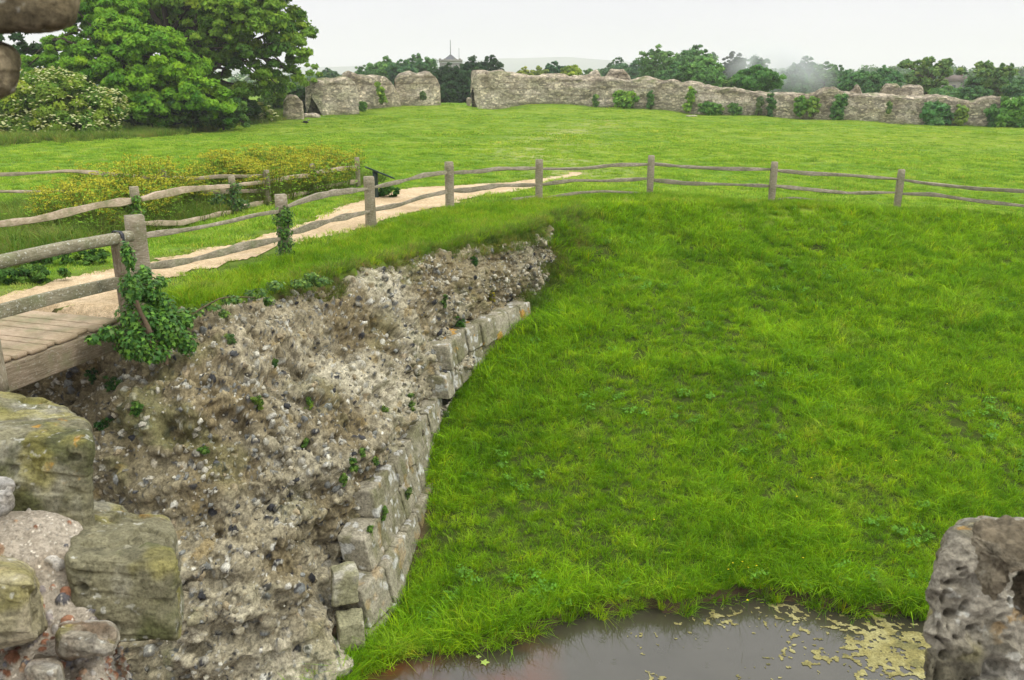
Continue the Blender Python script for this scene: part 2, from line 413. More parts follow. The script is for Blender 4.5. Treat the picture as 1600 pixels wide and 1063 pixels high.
def make_ground():
    nx, ny = 620, 640
    ux = np.linspace(-math.asinh(3500 / 7), math.asinh(3500 / 7), nx); X = 3 + 7 * np.sinh(ux)
    uy = np.linspace(-math.asinh(30 / 9), math.asinh(5000 / 9), ny); Y = 14 + 9 * np.sinh(uy)
    XX, YY = np.meshgrid(X, Y, indexing='ij'); P = np.stack([XX.ravel(), YY.ravel()], 1)
    Z = height(P)
    d2, _ = seg_dist(P, CRWALL + CRNAT[1:]); ins = _ > 0
    soil = np.where(ins, 0, 1.) * sstep(.2, 1.2, d2)
    # trodden strip along the field, leading on from the path
    T = [at_z(905, 268, 3.7)[:2], at_z(830, 235, 3.7)[:2], at_z(880, 205, 3.7)[:2], at_z(960, 186, 3.6)[:2]]
    dt, _ = seg_dist(P, T); Q = np.concatenate([P, np.zeros((len(P), 1))], 1)
    worn = np.clip(.75 * np.exp(-(dt / 2.2) ** 2) * (.8 + 1.0 * fbm(Q * .5, 3, 40)), 0, .8) * ins
    dsh, ss = seg_dist(P, SHORE)
    mud = np.where(ins, 0, np.maximum(1 - sstep(.0, .35, dsh), (ss < 0)))
    db_, sb_ = seg_dist(P, WBASE); dcw, _c = seg_dist(P, CRWALL); foot = (~ins) & (((sb_ > 0) & ~((P[:, 1] > 12.6) & (db_ < .4))) | ((db_ < .06) & (P[:, 1] < 12.6))) & (dcw < 4) & (P[:, 1] > 9); mud = np.maximum(mud, foot * .9)
    pd, _ = seg_dist(P, PATH + PATH[:1]); mud2 = ((pd < .35) & ins) * .35
    col = np.stack([soil, worn, np.maximum(mud, mud2)], 1)
    V = np.concatenate([P, Z[:, None]], 1)
    o = build('ground', V, grid_faces(nx, ny), M['ground'], None, col, True)
    tag(o, 'green field and grassed moat bank', None, None, 'structure')
    return o
make_ground()

def make_path():
    poly = PATH; a = np.array(poly)
    g = .09; xs = np.arange(a[:, 0].min() - .2, a[:, 0].max() + .2, g); ys = np.arange(a[:, 1].min() - .2, a[:, 1].max() + .2, g)
    XX, YY = np.meshgrid(xs, ys, indexing='ij'); P = np.stack([XX.ravel(), YY.ravel()], 1)
    Q = np.concatenate([P, np.zeros((len(P), 1))], 1)
    W = P + np.stack([fbm(Q * 2.5, 3, 50), fbm(Q * 2.5, 3, 60)], 1) * .28
    ok = inside(W, poly)
    ok &= ~((P[:, 1] < 10.9 + (-5.3 - P[:, 0]) * .4) & (P[:, 0] < -4.2))
    F = grid_faces(len(xs), len(ys)); F = F[ok[F].all(1)]
    Z = height(P) + .016
    use = np.unique(F); m = np.full(len(P), -1); m[use] = np.arange(len(use))
    V = np.concatenate([P, Z[:, None]], 1)[use]
    tag(build('path', V, m[F], M['path'], None, None, True), 'sandy gravel path between the oak fences', None, None, 'structure')
make_path()

# ------------------------------------------------------------------ moat water and algae
def make_water():
    t = NT('murky_water')
    red = t.ramp(t.noise(.9, 4, .6), [(.4, 0.), (.62, 1.)])
    geo = t.n('ShaderNodeSeparateXYZ'); t.l(t.pos(), geo.inputs[0])
    left = t.ramp(t.math('MULTIPLY_ADD', geo.outputs[0], -.7), [(0., 0.), (.55, 1.)])
    red = t.math('MULTIPLY', red, left)
    c = t.ramp(t.noise(.7, 4, .6), [(.3, (.042, .038, .022)), (.7, (.062, .056, .037))])
    c = t.mix(c, (.13, .045, .016), red)
    shal = t.ramp(t.math('MULTIPLY_ADD', geo.outputs[0], -1.2), [(0., 0.), (.8, .9)])
    c = t.mix(c, (.04, .024, .014), t.math('MULTIPLY', shal, t.ramp(t.noise(1.7, 3, .6), [(.35, 1.), (.6, .2)])))
    n1 = t.bump(t.noise(6, 3, .5), .004, .35)
    vd = t.voro(2.6); rings = t.math('SINE', t.math('MULTIPLY', vd, 95.))
    msk = t.ramp(vd, [(.0, 1.), (.14, .8), (.2, 0.)])
    n2 = t.bump(t.math('MULTIPLY', rings, msk), .002, .5, n1)
    t.pbr(c, .02, n2, .8)
    V = [(-14, -6, 0), (40, -6, 0), (40, 14, 0), (-14, 14, 0)]
    o = build('water', V, np.array([[0, 1, 2, 3]]), t.m)
    tag(o, 'still brown moat water', None, None, 'structure')
    # algae mats
    g = .012; A = at_z(1085, 1063, 0); xs = np.arange(1.5, 6.9, g); ys = np.arange(7.9, 10.9, g)
    XX, YY = np.meshgrid(xs, ys, indexing='ij'); P = np.stack([XX.ravel(), YY.ravel(), 0 * XX.ravel()], 1)
    px, py, _ = project(P)
    dens = np.exp(-(((px - 1370) / 110) ** 2 + ((py - 1000 - (px - 1370) * .25) / 34) ** 2)) * 1.0 \
         + .8 * np.exp(-(((px - 1480) / 100) ** 2 + ((py - 1040) / 45) ** 2)) + .5 * np.exp(-(((px - 1300) / 35) ** 2 + ((py - 1024) / 12) ** 2)) \
         + .42 * np.exp(-(((px - 1200) / 60) ** 2 + ((py - 948) / 9) ** 2)) + .33 * np.exp(-(((px - 1110) / 22) ** 2 + ((py - 955) / 6) ** 2)) \
         + .4 * np.exp(-(((px - 1215) / 28) ** 2 + ((py - 1030) / 9) ** 2)) + .4 * np.exp(-(((px - 1330) / 60) ** 2 + ((py - 1062) / 8) ** 2))
    n = fbm(P * 2.2, 4, 70) * .5 + fbm(P * 16, 5, 80) * 1.0
    ok = (dens * .82 + n * 1.25) > .47
    F = grid_faces(len(xs), len(ys)); F = F[ok[F].all(1)]
    use = np.unique(F); m = np.full(len(P), -1); m[use] = np.arange(len(use))
    V = P[use]; V[:, 2] = .004 + .003 * (1 + fbm(V * 20, 2, 90))
    cc = fbm(V * 5, 4, 95)
    col = mixc(np.tile([.25, .22, .075], (len(V), 1)), (.36, .33, .14), sstep(-.2, .4, cc)); col = mixc(col, (.17, .16, .06), sstep(.1, .5, -cc))
    tag(build('algae', V, m[F], M['rubble'], None, col, True), 'yellow algae scum floating on the brown moat water', 'algae', None, 'stuff')
    # two fallen maple leaves
    for (px_, py_, r, lab) in [(757, 1035, .07, 'larger pale green maple leaf floating on the moat by the grass bank'),
                               (747, 1026, .045, 'smaller pale green leaf floating beside the maple leaf on the moat')]:
        c0 = at_z(px_, py_, .012); mb = MB(); a = np.linspace(0, 2 * np.pi, 20, endpoint=False)
        rr = r * (0.55 + .45 * np.abs(np.cos(a * 2.5)) ** 1.5); rr[1::2] *= .72
        ring = np.stack([c0[0] + rr * np.cos(a), c0[1] + rr * np.sin(a), c0[2] + .006 * np.sin(a * 5)], 1)
        V = np.concatenate([ring, [c0 + [0, 0, .006]]]); F = np.array([[i, (i + 1) % 20, 20] for i in range(20)])
        mb.add(V, F, (.42, .55, .12)); tag(mb.build('maple_leaf', M['leaf']), lab, 'leaf')
make_water()

# ------------------------------------------------------------------ ruined abutment wall (flint rubble and ashlar)
WALLC = [  # base (x, y, z) -> top (x, y, z)
    ((-9.5, 10.6, -.4), (-9.5, 12.1, 3.75)), ((-6.8, 10.0, -.4), (-6.9, 11.8, 3.75)), ((-4.9, 8.7, -.5), (-5.4, 11.35, 3.72)),
    ((-3.55, 8.25, -.5), (-4.65, 11.25, 3.88)), ((-2.55, 8.7, -.4), (-4.15, 11.75, 3.85)), ((-2.12, 9.2, -.3), (-3.8, 12.4, 3.8)),
    ((-1.72, 9.9, -.1), (-3.45, 13.0, 3.76)), ((-1.48, 10.9, .1), (-3.0, 13.9, 3.72)), ((-1.22, 12.5, .4), (-2.4, 15.1, 3.68)),
    ((-.97, 14.1, .8), (-1.85, 16.2, 3.62)), ((-.64, 15.5, 1.1), (-1.3, 16.75, 3.62)), ((.16, 16.8, 1.6), (-.5, 17.7, 3.55)),
    ((.75, 17.9, 1.9), (.3, 18.6, 3.5)), ((1.1, 18.8, 2.1), (.72, 19.25, 3.5)), ((1.3, 19.6, 2.3), (.8, 20.0, 3.5)), ((.6, 20.6, 3.2), (.3, 20.6, 3.45))]
def make_wall():
    root = empty('ruined_wall', (-3, 12, 0), 'ruined flint and rubble wall dropping to the moat beside the footbridge, ashlar blocks along its foot', 'ruined wall')
    B = np.array([w[0] for w in WALLC], float); T = np.array([w[1] for w in WALLC], float)
    t0 = np.arange(len(B)); nu = 1080; tt = np.linspace(0, len(B) - 1, nu)
    def cr(A):   # catmull-rom
        i = np.clip(np.floor(tt).astype(int), 0, len(A) - 2); f = (tt - i)[:, None]
        p0 = A[np.maximum(i - 1, 0)]; p1 = A[i]; p2 = A[i + 1]; p3 = A[np.minimum(i + 2, len(A) - 1)]
        return .5 * (2 * p1 + (p2 - p0) * f + (2 * p0 - 5 * p1 + 4 * p2 - p3) * f ** 2 + (3 * p1 - p0 - 3 * p2 + p3) * f ** 3)
    Bs, Ts = cr(B), cr(T)
    side = sstep(4.2, 5.4, tt)                    # 0: broken end under the bridge, 1: long side
    nv = 330; v = np.linspace(0, 1.1, nv)
    G = np.zeros((nu, nv, 3))
    vv = np.minimum(v, 1)[None, :]
    # how far the surface has moved from base line to crest line
    end_prof = .12 * vv + .88 * vv ** 2.3
    z0 = Bs[:, 2][:, None]; z1 = Ts[:, 2][:, None]; Z = z0 + (z1 - z0) * vv
    zl = np.minimum(1.5, z0 + (z1 - z0) * .62) + 0 * vv
    side_prof = np.where(Z < zl, .14 + .06 * (Z - z0), .24 + .76 * np.clip((Z - zl) / (z1 - zl + 1e-6), 0, 1) ** 1.7)
    k = side[:, None]; prof = end_prof * (1 - k) + side_prof * k
    for c in (0, 1): G[:, :, c] = Bs[:, c][:, None] * (1 - prof) + Ts[:, c][:, None] * prof
    G[:, :, 2] = Z
    over = np.maximum(v - 1, 0)[None, :]          # tuck the crest back into the bank
    inw = (Ts - Bs)[:, :2]; inw = inw / (np.linalg.norm(inw, axis=1, keepdims=True) + 1e-6)
    G[:, :, :2] += inw[:, None, :] * (over * 7)[:, :, None]
    G[:, :, 2] += -over * .8
    N = grid_normals(G); P = G.reshape(-1, 3); N = N.reshape(-1, 3)
    cen = np.array([-6., 16, 2]); 
    if np.mean(((P - cen) * N).sum(1)) < 0: N = -N
    warp = P + .06 * np.stack([fbm(P * 3, 2, 1), fbm(P * 3, 2, 2), fbm(P * 3, 2, 3)], 1)
    d = .40 * fbm(P * np.array([.8, .8, 1.0]), 3, 11) + .24 * fbm(P * np.array([2.4, 2.4, 1.5]), 3, 12) + .10 * fbm(P * 4.5, 2, 13) - .16 * np.abs(fbm(P * np.array([1.6, 1.6, 2.4]), 3, 14))
    # bedding: hard and soft layers of the rubble core
    lay = fbm(np.stack([P[:, 0] * .35, P[:, 1] * .35, P[:, 2] * 2.6 + .5 * fbm(P * .6, 2, 4)], 1), 3, 17)
    d += .30 * np.tanh(2.2 * lay) * .6 - .20 * sstep(.16, .42, fbm(P * np.array([1.7, 1.7, 2.6]), 3, 19)) * (1 - .5 * sstep(13, 17, P[:, 1]))
    vvf = np.tile(v, nu); edge = sstep(.82, 1., vvf); d *= (1 - .55 * edge)
    sidef = np.repeat(side, nv)
    low = 1 - sstep(0, .35, P[:, 2] - np.repeat(zl[:, 0], nv)); d = np.where(sidef > .5, np.minimum(d, -.06 + .5 * (1 - low) + .12 * fbm(P * 5, 3, 61)), d)
    # everything finer follows the broken surface itself
    P = P + N * d[:, None]; N = grid_normals(P.reshape(nu, nv, 3)).reshape(-1, 3)
    if np.mean(((P - cen) * N).sum(1)) < 0: N = -N
    d = .035 * fbm(P * 5, 3, 15) + .02 * fbm(P * 11, 2, 16); warp = P + .03 * np.stack([fbm(P * 4, 2, 1), fbm(P * 4, 2, 2), fbm(P * 4, 2, 3)], 1)
    # flints
    mort = fbm(P * .8, 3, 31)
    base = np.tile([.42, .37, .275], (len(P), 1))
    base = mixc(base, (.60, .54, .43), sstep(0., .3, mort + .2 * fbm(P * 3, 2, 33)))
    base = mixc(base, (.23, .18, .10), sstep(-.02, .3, -mort + .2 * fbm(P * 3, 3, 7)) * .9)
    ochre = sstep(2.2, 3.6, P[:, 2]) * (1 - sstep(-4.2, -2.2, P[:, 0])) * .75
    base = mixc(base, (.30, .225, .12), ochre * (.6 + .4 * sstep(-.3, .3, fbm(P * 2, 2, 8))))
    base = mixc(base, (.19, .155, .085), .7 * (1 - sstep(-4.6, -3.6, P[:, 0])))  # shade under the bridge painted into the rubble colour as darker brown
    pal = np.array([(.60, .57, .52), (.46, .43, .38), (.33, .32, .30), (.20, .205, .21), (.05, .05, .056), (.36, .29, .20), (.70, .67, .62), (.28, .25, .19), (.50, .45, .37), (.09, .085, .085)])
    for (fr, s, keep, hgt, rad) in [(4.2, 91, .65, .055, .5), (7.5, 101, .55, .04, .47), (13, 131, .55, .024, .44), (22, 161, .45, .006, .42)]:
        f1, f2, rid = cell(warp * np.array([fr, fr, fr * 1.1]), s)
        r = rad * (.6 + .5 * frac(rid * 7.3)); on = (frac(rid * 3.7) < keep) & (f1 < r)
        b = np.sqrt(np.maximum(0, 1 - (f1 / r) ** 2)) ** .8
        sink = frac(rid * 17.) < .2
        d += np.where(on, np.where(sink, -.9, 1.) * b * hgt * (.6 + .8 * frac(rid * 5.1)), 0)
        ci = (frac(rid * 29.7) * len(pal)).astype(int); flint = frac(rid * 61.) < (.0 if fr < 5 else .42)
        c = pal[ci] * (.8 + .4 * frac(rid * 41))[:, None]
        split = frac(rid * 53) < .18      # knapped flint: dark core, white rind
        c = np.where((split & (f1 < r * .5))[:, None], np.array([.06, .06, .07]), c)
        base = np.where((on & (b > .18))[:, None], np.where(flint[:, None], c, base * (.78 + .5 * frac(rid * 19))[:, None]), base)
        base = base * np.where((f1 > r) & (f1 < r * 1.18) & (frac(rid * 3.7) < keep), .8, 1.)[:, None]
    # crumbs
    cr_ = fbm(P * 34, 3, 41); d += .003 * cr_ - .05 * sstep(.12, .35, fbm(P * 7, 2, 43))
    base = base * (.95 + .7 * cr_)[:, None]
    # green algae and orange lichen on the damp parts
    al = sstep(.12, .4, fbm(P * 1.7, 3, 51)) * (.35 + .4 * (1 - sstep(-4.5, -3, P[:, 0])) + .35 * sstep(14, 17, P[:, 1])); base = mixc(base, (.21, .22, .08), al * .6)
    li = sstep(.34, .42, fbm(P * 5, 3, 55)) * (fbm(P * .9, 2, 56) > .0); base = mixc(base, (.38, .27, .10), li * .45)
    far = sstep(15.5, 17, P[:, 1]) * .6; base = mixc(base, (.30, .25, .15), far * (.5 + .5 * sstep(-.2, .3, fbm(P * 1.5, 2, 59))))
    base = base * np.array([.83, .845, .755])
    V = P + N * d[:, None]
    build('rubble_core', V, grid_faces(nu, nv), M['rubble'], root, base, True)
    # loose and half buried flints standing proud of the mortar
    r = np.random.default_rng(17); px, py, dep = project(V); Jv = np.tile(np.arange(nv), nu)
    zt_ = np.repeat(zl[:, 0], nv); okf = (px > 60) & (px < 900) & (py < 1100) & (dep > 1) & (V[:, 2] > .0) & (Jv < nv * .93) & ((sidef < .5) | (V[:, 2] > zt_ + .1))
    w_ = okf * np.clip(.5 + 1.6 * fbm(V * 1.1, 3, 63), .05, 2); cand = r.choice(len(V), 3400, replace=False, p=w_ / w_.sum())
    Qr, Fr = cube_grid(4); Qr = Qr / np.linalg.norm(Qr, axis=1, keepdims=True)
    size = .014 + .05 * r.uniform(0, 1, len(cand)) ** 4; order = np.argsort(-size); big, rest = MB(), MB()
    fpal = np.array([(.56, .52, .44), (.44, .40, .33), (.34, .31, .26), (.27, .27, .26), (.10, .10, .105), (.40, .32, .21), (.66, .62, .54), (.30, .26, .18), (.50, .44, .34), (.05, .05, .055)])
    for n_, k in enumerate(order):
        c = V[cand[k]]; nn = N[cand[k]]; s_ = size[k]; A = r.normal(0, 1, (3, 3)); A, _ = np.linalg.qr(A); ax = np.array([1., r.uniform(.55, .9), r.uniform(.4, .75)]) * s_
        pts = (Qr * (1 + .22 * r.normal(0, 1, (len(Qr), 1)))) * ax @ A + c + nn * s_ * .12
        ci = np.array([.97, 1., .92]) * fpal[r.choice(10, p=[.14, .16, .13, .11, .06, .1, .08, .1, .08, .04])] * r.uniform(.75, 1.1); cl = np.tile(ci, (len(pts), 1)) * r.uniform(.85, 1.15, (len(pts), 1))
        if n_ < 60: build('flint', pts, Fr, M['rubble'], root, cl)
        else: rest.add(pts, Fr, cl)
    tag(rest.build('flints', M['rubble'], root), kind='stuff')
    # --- ashlar
    bl = Bs; arc = np.concatenate([[0], np.cumsum(np.hypot(*np.diff(bl[:, :2], axis=0).T))])
    def bp(s): return np.array([np.interp(s, arc, bl[:, 0]), np.interp(s, arc, bl[:, 1])])
    def s_at_y(y):
        i = np.where((bl[:, 1] >= y) & (tt > 4.6))[0][0]; return arc[i]
    r = np.random.default_rng(3)
    def course(y0, y1, z0, z1, setb, lmin, lmax, seed, skip=()):
        s = s_at_y(y0); e = s_at_y(y1); k = 0
        while s < e:
            L = r.uniform(lmin, lmax); a = bp(s + .012); b = bp(min(s + L, e + .3) - .012)
            t_ = (b - a) / np.linalg.norm(b - a); nrm = np.array([t_[1], -t_[0]])
            c = (a + b) / 2 - nrm * (setb + .17 + r.uniform(-.02, .02)); hl = np.linalg.norm(b - a) / 2
            zz = (z0 + z1) / 2 + r.uniform(-.01, .01); bt_ = .2 * (z1 - z0) / 2
            if k not in skip:
                tw = r.normal(0, .02)
                c8 = box8([*c, zz], [t_[0] * hl, t_[1] * hl, tw], [-nrm[0] * .2, -nrm[1] * .2, 0], [-nrm[0] * bt_, -nrm[1] * bt_, (z1 - z0) / 2 - .006])
                V, F = rock(c8, 30, r.uniform(16, 30), .020, 4, seed + k, None, .6)
                tone = r.uniform(0, 1); col = np.tile(np.array([.24, .22, .145]) * (1 - tone) + np.array([.40, .365, .27]) * tone, (len(V), 1))
                col = mixc(col, (.17, .165, .08), sstep(-.1, .35, fbm(V * np.array([5, 5, 2]), 3, seed)) * .8)
                col = mixc(col, (.58, .58, .53), sstep(.2, .3, fbm(V * 7, 3, seed + 4)) * .75)
                col = mixc(col, (.46, .26, .05), sstep(.27, .36, fbm(V * 4.5, 3, 77)) * (.9 if V[:, 1].mean() > 15 else .25))
                build('ashlar_block', V, F, M['ashlar'], root, col, True)
            s += L; k += 1
    course(9.5, 11.4, -.3, .1, -.05, .42, .62, 300)
    course(9.6, 14.3, .1, .68, .05, .40, .66, 330)
    course(10.0, 15.5, .68, 1.18, .26, .4, .7, 360)
    course(10.1, 15.7, 1.18, 1.58, .34, .38, .62, 390, skip=(0,))
    course(14.2, 17.3, 1.5, 1.94, .2, .4, .6, 420)
    course(14.5, 17.5, 1.94, 2.4, .23, .4, .62, 450)
    # quoins at the broken near end
    def quoin(px, py, dep, w, h, seed, yaw=.3, tone=(.27, .26, .15)):
        c = at_d(px, py, dep); ax = np.array([math.cos(yaw), math.sin(yaw), 0]) * w; ay = np.array([-math.sin(yaw), math.cos(yaw), 0]) * w * 1.1
        V, F = rock(box8(c, ax, ay, [.01, .01, h]), 34, 14, .035, 3, seed, None, .5)
        col = mixc(np.tile(tone, (len(V), 1)), (.44, .42, .33), sstep(0, .4, fbm(V * 4, 3, seed))); build('ashlar_block', V, F, M['ashlar'], root, col, True)
    quoin(537, 912, 11.0, .16, .2, 500, .35); quoin(548, 985, 10.9, .17, .2, 503, .3); quoin(558, 800, 12.0, .10, .40, 506, .8, (.34, .31, .22))
    pass
    return Ts, Bs
WT, WB = make_wall()
# ------------------------------------------------------------------ masonry of the tower in the foreground
def strata(seed, a=.02, dip=.15):
    def f(V):
        q = (V[:, 2] + dip * V[:, 0]) * 1.0; c = fbm(V * 11, 3, seed + 3)
        ch = fbm(V * 7, 3, seed + 2); st_ = np.abs(fbm(np.stack([V[:, 0] * 3, V[:, 1] * 3, q * 22], 1), 3, seed))
        return -a * .55 * sstep(.12, .35, st_) + a * .9 * c - a * 1.3 * sstep(.2, .3, ch) + .004 * fbm(V * 45, 3, seed + 7)
    return f
def sandstone(V, seed, a=(.21, .195, .115), moss=(.085, .092, .03), pale=(.38, .36, .27), orange=.5):
    col = np.tile(a, (len(V), 1)).astype(float)
    col = mixc(col, moss, sstep(-.08, .3, fbm(V * 5, 4, seed)) * .85)
    col = mixc(col, pale, sstep(.1, .4, fbm(V * 7, 4, seed + 3)) * .6)
    col = mixc(col, (.30, .27, .07), sstep(.15, .4, fbm(V * 6, 3, seed + 8)) * .6)
    col = mixc(col, (.62, .62, .54), sstep(.30, .40, fbm(V * 48, 3, seed + 5)) * .6 * sstep(-.1, .2, fbm(V * 6, 2, seed + 15)))
    col = mixc(col, (.46, .25, .03), sstep(.24, .40, fbm(V * 26, 4, seed + 6)) * orange * 1.5 * sstep(.02, .2, fbm(V * 4, 2, seed + 7)))
    col = col * (1 - .3 * sstep(.16, .34, np.abs(fbm(V * np.array([10, 10, 26]), 4, seed + 20))))[:, None]
    return col
def hexa(ftl, ftr, fbr, fbl, df, btl, btr, bbr, bbl, db):
    """front face pixels at depth df, back face pixels at depth db (number or 4 depths)"""
    df = df if hasattr(df, '__len__') else [df] * 4; db = db if hasattr(db, '__len__') else [db] * 4
    f = [at_d(*p, d) for p, d in zip((ftl, ftr, fbr, fbl), df)]; b = [at_d(*p, d) for p, d in zip((btl, btr, bbr, bbl), db)]
    return [f[3], f[2], b[2], b[3], f[0], f[1], b[1], b[0]]
def make_foreground():
    root = empty('stepped_masonry', at_d(100, 1000, 3), 'broken stepped masonry with mossy green sandstone blocks at the lower left', 'ruined masonry')
    def st(name, c8, n, p, amp, fr, seed, colf, label=None, rough=.3):
        c8 = [np.asarray(c) for c in c8]
        V, F = rock(c8, int(n * 1.5), p * 1.2, amp, fr, seed, strata(seed, .016), rough); o = build(name, V, F, M['boulder'], root, colf(V), True)
        if label: o['label'] = label
    st('sandstone_block', hexa((-110, 690), (153, 676), (152, 850), (-110, 850), [3.0, 3.05, 3.05, 3.0], (-90, 600), (112, 628), (130, 760), (-80, 760), 3.75), 110, 9, .022, 3.2, 601, lambda V: sandstone(V, 601), 'upper mossy sandstone block')
    st('sandstone_block', hexa((92, 868), (280, 866), (287, 1010), (110, 1015), [2.75, 2.8, 2.8, 2.75], (130, 770), (262, 802), (285, 950), (120, 950), 3.4), 110, 9, .02, 3.4, 611, lambda V: sandstone(V, 611, orange=.6), 'lower mossy sandstone block')
    def pale(V): return sandstone(V, 621, (.40, .35, .225), (.24, .215, .12), (.52, .47, .34), .1)
    st('sandstone_block', hexa((-120, 880), (62, 895), (72, 1010), (-120, 1035), 2.35, (-100, 850), (40, 870), (80, 980), (-100, 980), 2.9), 80, 6, .018, 4, 621, pale, 'pale buff sandstone block')
    def grey(V): return sandstone(V, 631, (.30, .27, .20), (.22, .15, .09), (.50, .48, .42), 0)
    st('rubble_stone', hexa((84, 985), (186, 992), (184, 1032), (90, 1040), 2.4, (95, 962), (175, 972), (180, 1000), (90, 1000), 2.75), 60, 4, .016, 8, 641, grey)
    st('rubble_stone', hexa((42, 1040), (98, 1035), (100, 1090), (40, 1090), 2.3, (50, 1020), (92, 1018), (95, 1060), (50, 1060), 2.6), 40, 4, .014, 8, 651, grey)
    st('rubble_stone', hexa((-30, 755), (26, 768), (18, 806), (-30, 830), 2.75, (-30, 735), (18, 750), (10, 790), (-30, 790), 3.0), 40, 4, .02, 10, 661, lambda V: sandstone(V, 661, (.5, .48, .43), (.25, .22, .17), (.62, .6, .56), 0), 'rough grey flint at the left edge')
    # rubble and mortar core between the stones
    c8 = hexa((-160, 800), (128, 812), (205, 1260), (-200, 1260), [2.92, 2.98, 2.35, 2.2], (-160, 700), (128, 750), (225, 1150), (-160, 1150), [3.9, 3.9, 3.3, 3.3])
    Q, F = cube_grid(210); Q = Q / (np.abs(Q) ** 12).sum(1)[:, None] ** (1 / 12); V = trilinear(c8, Q); N = vert_normals(V, F)
    if np.mean(((V - V.mean(0)) * N).sum(1)) < 0: N = -N; F = F[:, ::-1]
    px, py, _ = project(V)
    d = .05 * fbm(V * 3.5, 4, 671) + .02 * fbm(V * 14, 3, 672)
    col = np.tile([.43, .375, .29], (len(V), 1)).astype(float); col = mixc(col, (.30, .25, .18), sstep(-.1, .4, fbm(V * 6, 4, 673)))
    lowp = sstep(900, 980, py - (px - 60) * .25)
    pal = np.array([(.30, .15, .085), (.24, .12, .08), (.42, .28, .17), (.17, .165, .17), (.45, .42, .36), (.58, .54, .47), (.38, .18, .10), (.25, .22, .2)])
    for fr, s, kp, hg in [(22, 681, .75, .018), (40, 691, .6, .009)]:
        f1, f2, rid = cell(V * fr, s); r = .48 * (.6 + .5 * frac(rid * 7)); on = (f1 < r) & (frac(rid * 3.1) < kp * lowp + .07)
        b = np.sqrt(np.maximum(0, 1 - (f1 / r) ** 2)); d += np.where(on, b * hg, 0)
        col = np.where((on & (b > .2))[:, None], pal[(frac(rid * 31) * 8).astype(int)] * (.7 + .6 * frac(rid * 77))[:, None], col)
    f1, f2, rid = cell(V * 75, 701); col = np.where(((f1 < .3) & (frac(rid * 9) < .5))[:, None], np.array([.6, .55, .45]) * (.5 + frac(rid * 5))[:, None], col)
    build('rubble_core', V + N * d[:, None], F, M['boulder'], root, col, True)

    # --- right hand: deeply weathered stone
    root2 = empty('weathered_stonework', at_d(1560, 1000, 2.1), 'grey honeycombed limestone jamb with deep hollows at the lower right', 'ruined masonry')
    pits = [(1512, 900, .008, .02), (1530, 985, .012, .025), (1465, 1000, .01, .03), (1488, 985, .009, .02), (1545, 1010, .010, .02), (1530, 1030, .02, .02), (1580, 1000, .012, .02), (1450, 1010, .012, .03), (1570, 965, .008, .015), (1478, 1018, .030, .05), (1500, 962, .016, .030), (1520, 950, .014, .03), (1478, 915, .012, .022), (1494, 912, .012, .03), (1483, 940, .013, .03), (1470, 985, .02, .02), (1560, 1052, .03, .03), (1510, 1050, .04, .03), (1590, 1055, .04, .03), (1466, 1060, .03, .03), (1500, 1000, .012, .02), (1452, 1030, .02, .02)]
    pits3 = [(at_d(a, b, 2.1), r, dp) for a, b, r, dp in pits]
    def pitf(V):
        wv = V + .03 * np.stack([fbm(V * 8, 3, 3), fbm(V * 8, 3, 4), fbm(V * 8, 3, 5)], 1)
        px, py, _ = project(V)
        d = -.06 * np.abs(fbm(wv * np.array([8, 8, 15.]), 4, 711)) + .02 * fbm(V * 3.5, 2, 712)
        f1, f2, rid = cell(wv * np.array([10, 10, 17.]), 715); lowm = sstep(870, 960, py)
        d -= .045 * lowm * np.where(frac(rid * 5) < .6, sstep(.52, .1, f1) if False else 1 - sstep(.12, .5, f1), 0)
        wob = fbm(V * 25, 3, 719)
        for (a, b, r, dp) in pits:
            R = r * 640; an = a * .7; ux, uy = (px - a) * math.cos(an) + (py - b) * math.sin(an), -(px - a) * math.sin(an) + (py - b) * math.cos(an)
            e = np.hypot(ux * .75, uy * 1.5) / R * (1 + 1.4 * wob); d -= .85 * dp * (1 - sstep(.2, 1.2, e))
        return d
    c8 = hexa((1440, 822), (1760, 836), (1780, 1290), (1420, 1290), [2.05, 2.1, 2.0, 1.95], (1484, 806), (1760, 812), (1760, 1190), (1505, 1190), 2.7)
    V, F = rock(c8, 230, 9, .012, 5, 721, pitf, .35)
    col = sandstone(V, 731, (.27, .245, .185), (.14, .125, .075), (.40, .38, .32), .3); o = build('limestone_block', V, F, M['boulder'], root2, col, True)
    # nearer brown lump hanging in from the right, modelled as linked lobes
    mb = []
    def lump(px, py, dep, rx, ry, rz, seed):
        c = at_d(px, py, dep); c8 = box8(c, [rx, 0, 0], [0, ry, 0], [0, 0, rz]); V, F = rock(c8, 90, 2.6, .014, 9, seed, lambda V: -.035 * np.abs(fbm(V * 14, 4, 745)) - .02 * np.abs(fbm(V * 38, 4, 747)), .6)
        return V, F
    m = MB()
    for a in [(1600, 858, 1.62, .085, .10, .030, 741), (1556, 880, 1.62, .034, .05, .045, 742), (1545, 905, 1.62, .024, .04, .034, 746), (1618, 925, 1.6, .034, .06, .05, 743), (1655, 890, 1.6, .06, .10, .08, 744)]:
        V, F = lump(*a); m.add(V, F, sandstone(V, 751, (.17, .14, .09), (.075, .062, .035), (.27, .235, .165), .3))
    m.build('brown_stone', M['boulder'], root2, True)['label'] = 'brown hollowed lump at the right edge'

    # --- top left: underside of the broken arch
    root3 = empty('overhanging_masonry', at_d(0, 0, 1.6), 'two dark weathered stones overhanging at the top left corner', 'ruined masonry')
    def brown(s): return lambda V: sandstone(V, s, (.22, .18, .10), (.12, .095, .05), (.33, .27, .17), .15)
    def st3(c8, n, p, amp, seed):
        V, F = rock(c8, n, p, amp, 6, seed, strata(seed, .008), .4); build('arch_stone', V, F, M['boulder'], root3, brown(seed)(V), True)
